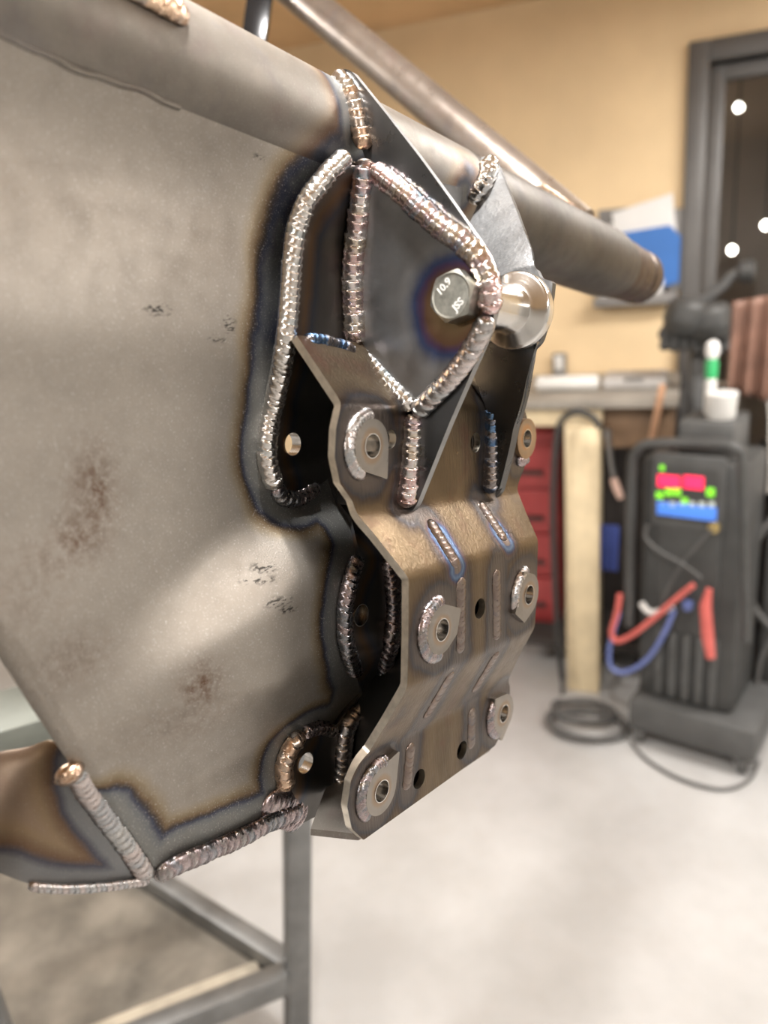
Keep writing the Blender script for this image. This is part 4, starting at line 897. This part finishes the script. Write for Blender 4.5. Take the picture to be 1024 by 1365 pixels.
# copper brown leather apron hanging in folds
aq = [hit(p, WP+WN*.62, WN) for p in ((976, 402), (1060, 388), (1050, 540), (968, 520))]
V = []; nu, nv = 40, 14
for o2 in (0, .006):
    for j in range(nv):
        for i in range(nu):
            a, b_ = i/(nu-1), j/(nv-1); q = (aq[0]*(1-a)+aq[1]*a)*(1-b_)+(aq[3]*(1-a)+aq[2]*a)*b_
            V.append(q+WN*(o2+.016*math.sin(a*22+.8*b_)*(.4+.6*b_)))
g2_ = lambda l, i, j: l*nu*nv+j*nu+i
Fc = [(g2_(l, i, j), g2_(l, i+1, j), g2_(l, i+1, j+1), g2_(l, i, j+1)) for l in (0, 1) for j in range(nv-1) for i in range(nu-1)]
Fc += [(g2_(0, i, j), g2_(0, i+1, j), g2_(1, i+1, j), g2_(1, i, j)) for j in (0, nv-1) for i in range(nu-1)]+[(g2_(0, i, j), g2_(0, i, j+1), g2_(1, i, j+1), g2_(1, i, j)) for i in (0, nu-1) for j in range(nv-1)]
tag(MB().add(V, Fc).build('leather_apron', MAT['leather'], None, sharp=None), 'reddish brown leather apron hanging in folds at the right picture edge', 'apron')
# grey covered machine at the far right
cR = hit_z((1008, 960), 0); nb_ = np.array([WN[0], WN[1], 0])
gm = empty('covered_machine', cR+WU*.2, 'dark machine under a grey cover, right of the welding machine', 'machine')
zc0 = hit((1015, 625), cR, WN)[2]; zc1 = hit((1005, 515), cR-WN*.2, WN)[2]
s = MB(); s.box(cR+WU*.28-WN*.2+ZZ*(zc0/2+.02), WU*.29, WN*.2, ZZ*(zc0/2-.02), .02); s.build('body', MAT['machine_black'], gm)
s = MB(); V = []
for i, a in enumerate(np.linspace(-.02, .6, 20)):
    for j, (o, z) in enumerate(((.03, zc0-.06), (.02, zc0+.02), (-.10, (zc0+zc1)/2+.04), (-.24, zc1), (-.40, zc1-.02), (-.40, zc1-.03), (-.24, zc1-.012), (-.10, (zc0+zc1)/2+.028), (.012, zc0+.012), (.02, zc0-.06))):
        V.append(cR+WU*a+WN*o+ZZ*(z+.010*math.sin(a*31+j*.4)))
s.add(V, [(i*10+j, i*10+(j+1) % 10, (i+1)*10+(j+1) % 10, (i+1)*10+j) for i in range(19) for j in range(10)]+[tuple(range(10))[::-1], tuple(190+j for j in range(10))]); s.build('cover', MAT['tarp'], gm)
s = MB()
for x, o in ((.03, 0), (.5, 0), (.03, -.36), (.5, -.36)): s = MB(); s.box(cR+WU*(x+.02)+WN*(o-.02)+ZZ*.02, WU*.02, WN*.02, ZZ*.02, .003); s.build('foot', MAT['rubber'], gm)
hz = [hit(p, cR+WN*.05, WN) for p in ((1030, 690), (1010, 720), (1002, 770), (1006, 810), (1030, 838))]
tag(MB().tube(smooth(hz), .010, 8).build('hose', MAT['grey_rubber']), 'grey hose looping in front of the covered machine', 'hose')
hz = [hit(p, cR+WN*.05, WN) for p in ((1030, 850), (1014, 880), (1008, 930), (1012, 985), (1015, 1005))]
tag(MB().tube(smooth(hz), .008, 8).build('hose', MAT['grey_rubber']), 'grey hose hanging low beside the covered machine', 'hose')
# ---- shop cart at the lower left
ZS = .30*CAMZ/1.3; K1 = hit_z((396, 1285), ZS); K1[2] = 0
e1 = hit_z((185, 1375), ZS)-hit_z((396, 1290), ZS); e2 = hit_z((255, 1183), ZS)-hit_z((396, 1270), ZS); e1 /= np.linalg.norm(e1); e2 /= np.linalg.norm(e2)
c1, c2_ = e1, e2
L1, L2, ZTOP = .75, .80, .80
lean = hit((396, 1110), K1+ZZ*ZS, np.array([FW[0], FW[1], 0.]))-hit((396, 1285), K1+ZZ*ZS, np.array([FW[0], FW[1], 0.])); lean = lean/lean[2]; lean[2] = 0
cart = empty('shop_cart', K1+(c1*L1+c2_*L2)/2, 'grey steel shop cart with a dusty lower shelf, below the welded frame', 'cart')
for i, q in enumerate((K1, K1+c1*L1, K1+c2_*L2, K1+c1*L1+c2_*L2)):
    lv = lean*(1 if i in (0, 2) else -1)
    MB().bar(q+ZZ*.095-lv*(ZS-.095), q+ZZ*ZTOP+lv*(ZTOP-ZS), .040, .040, up=c1, bev=.003).build('post', MAT['cart_steel'], cart)
    w_ = MB().lathe(q+ZZ*.045-c1*.013, c1, [(0, .02), (.003, .042), (.006, .045), (.02, .045), (.023, .042), (.026, .02)], 20).build('caster', MAT['rubber'], cart)
    f_ = MB().bar(q+ZZ*.045-c1*.018, q+ZZ*.095-c1*.018, .03, .004, up=c1, bev=.001); f_.bar(q+ZZ*.045+c1*.018, q+ZZ*.095+c1*.018, .03, .004, up=c1, bev=.001); f_.build('fork', MAT['steel'], w_)
for zz_, nm in ((ZS, 'shelf_rail'), (ZTOP-.02, 'top_rail')):
    for q0, q1 in ((K1, K1+c1*L1), (K1, K1+c2_*L2), (K1+c1*L1, K1+c1*L1+c2_*L2), (K1+c2_*L2, K1+c1*L1+c2_*L2)):
        d = (q1-q0)/np.linalg.norm(q1-q0); MB().bar(q0+d*.0205+ZZ*(zz_-.02), q1-d*.0205+ZZ*(zz_-.02), .036, .044, bev=.003).build(nm, MAT['cart_steel'], cart)
MB().box(K1+(c1*L1+c2_*L2)/2+ZZ*(ZS-.045), c1*(L1/2-.019), c2_*(L2/2-.019), ZZ*.003).build('shelf', MAT['cart_sheet'], cart)
nrm1 = c2_-c1*(c1@c2_); nrm1 /= np.linalg.norm(nrm1)
MB().bar(K1+c1*.06+nrm1*.046+ZZ*(ZS-.036), K1+c1*(L1-.05)+nrm1*.046+ZZ*(ZS-.036), .052, .006, bev=.001).build('shelf_flange', MAT['flange'], cart, label='pale dusty flange along the shelf')
# ---- beam behind the panel at the left
zB_ = hit((30, 950), C0+M@np.array([0, 0, .80]), FW)[2]
b0, b1 = hit_z((-190, 1000), zB_), hit_z((150, 905), zB_)
tre = empty('steel_trestle', np.array([b0[0], b0[1], 0]), 'pale grey-green steel beam of a trestle behind the panel at lower left', 'trestle')
MB().bar(b0-ZZ*.032, b1-ZZ*.032, .095, .066, bev=.004).build('beam', MAT['beam_green'], tre)
d = (b1-b0); d /= np.linalg.norm(d); sd = np.array([-d[1], d[0], 0])
for t in (-1, 1): MB().bar(np.array([*(b0+d*.02+sd*.18*t)[:2], .0]), b0+d*.02-ZZ*.062+sd*.012*t, .035, .035, up=d, bev=.003).build('leg', MAT['cart_steel'], tre)
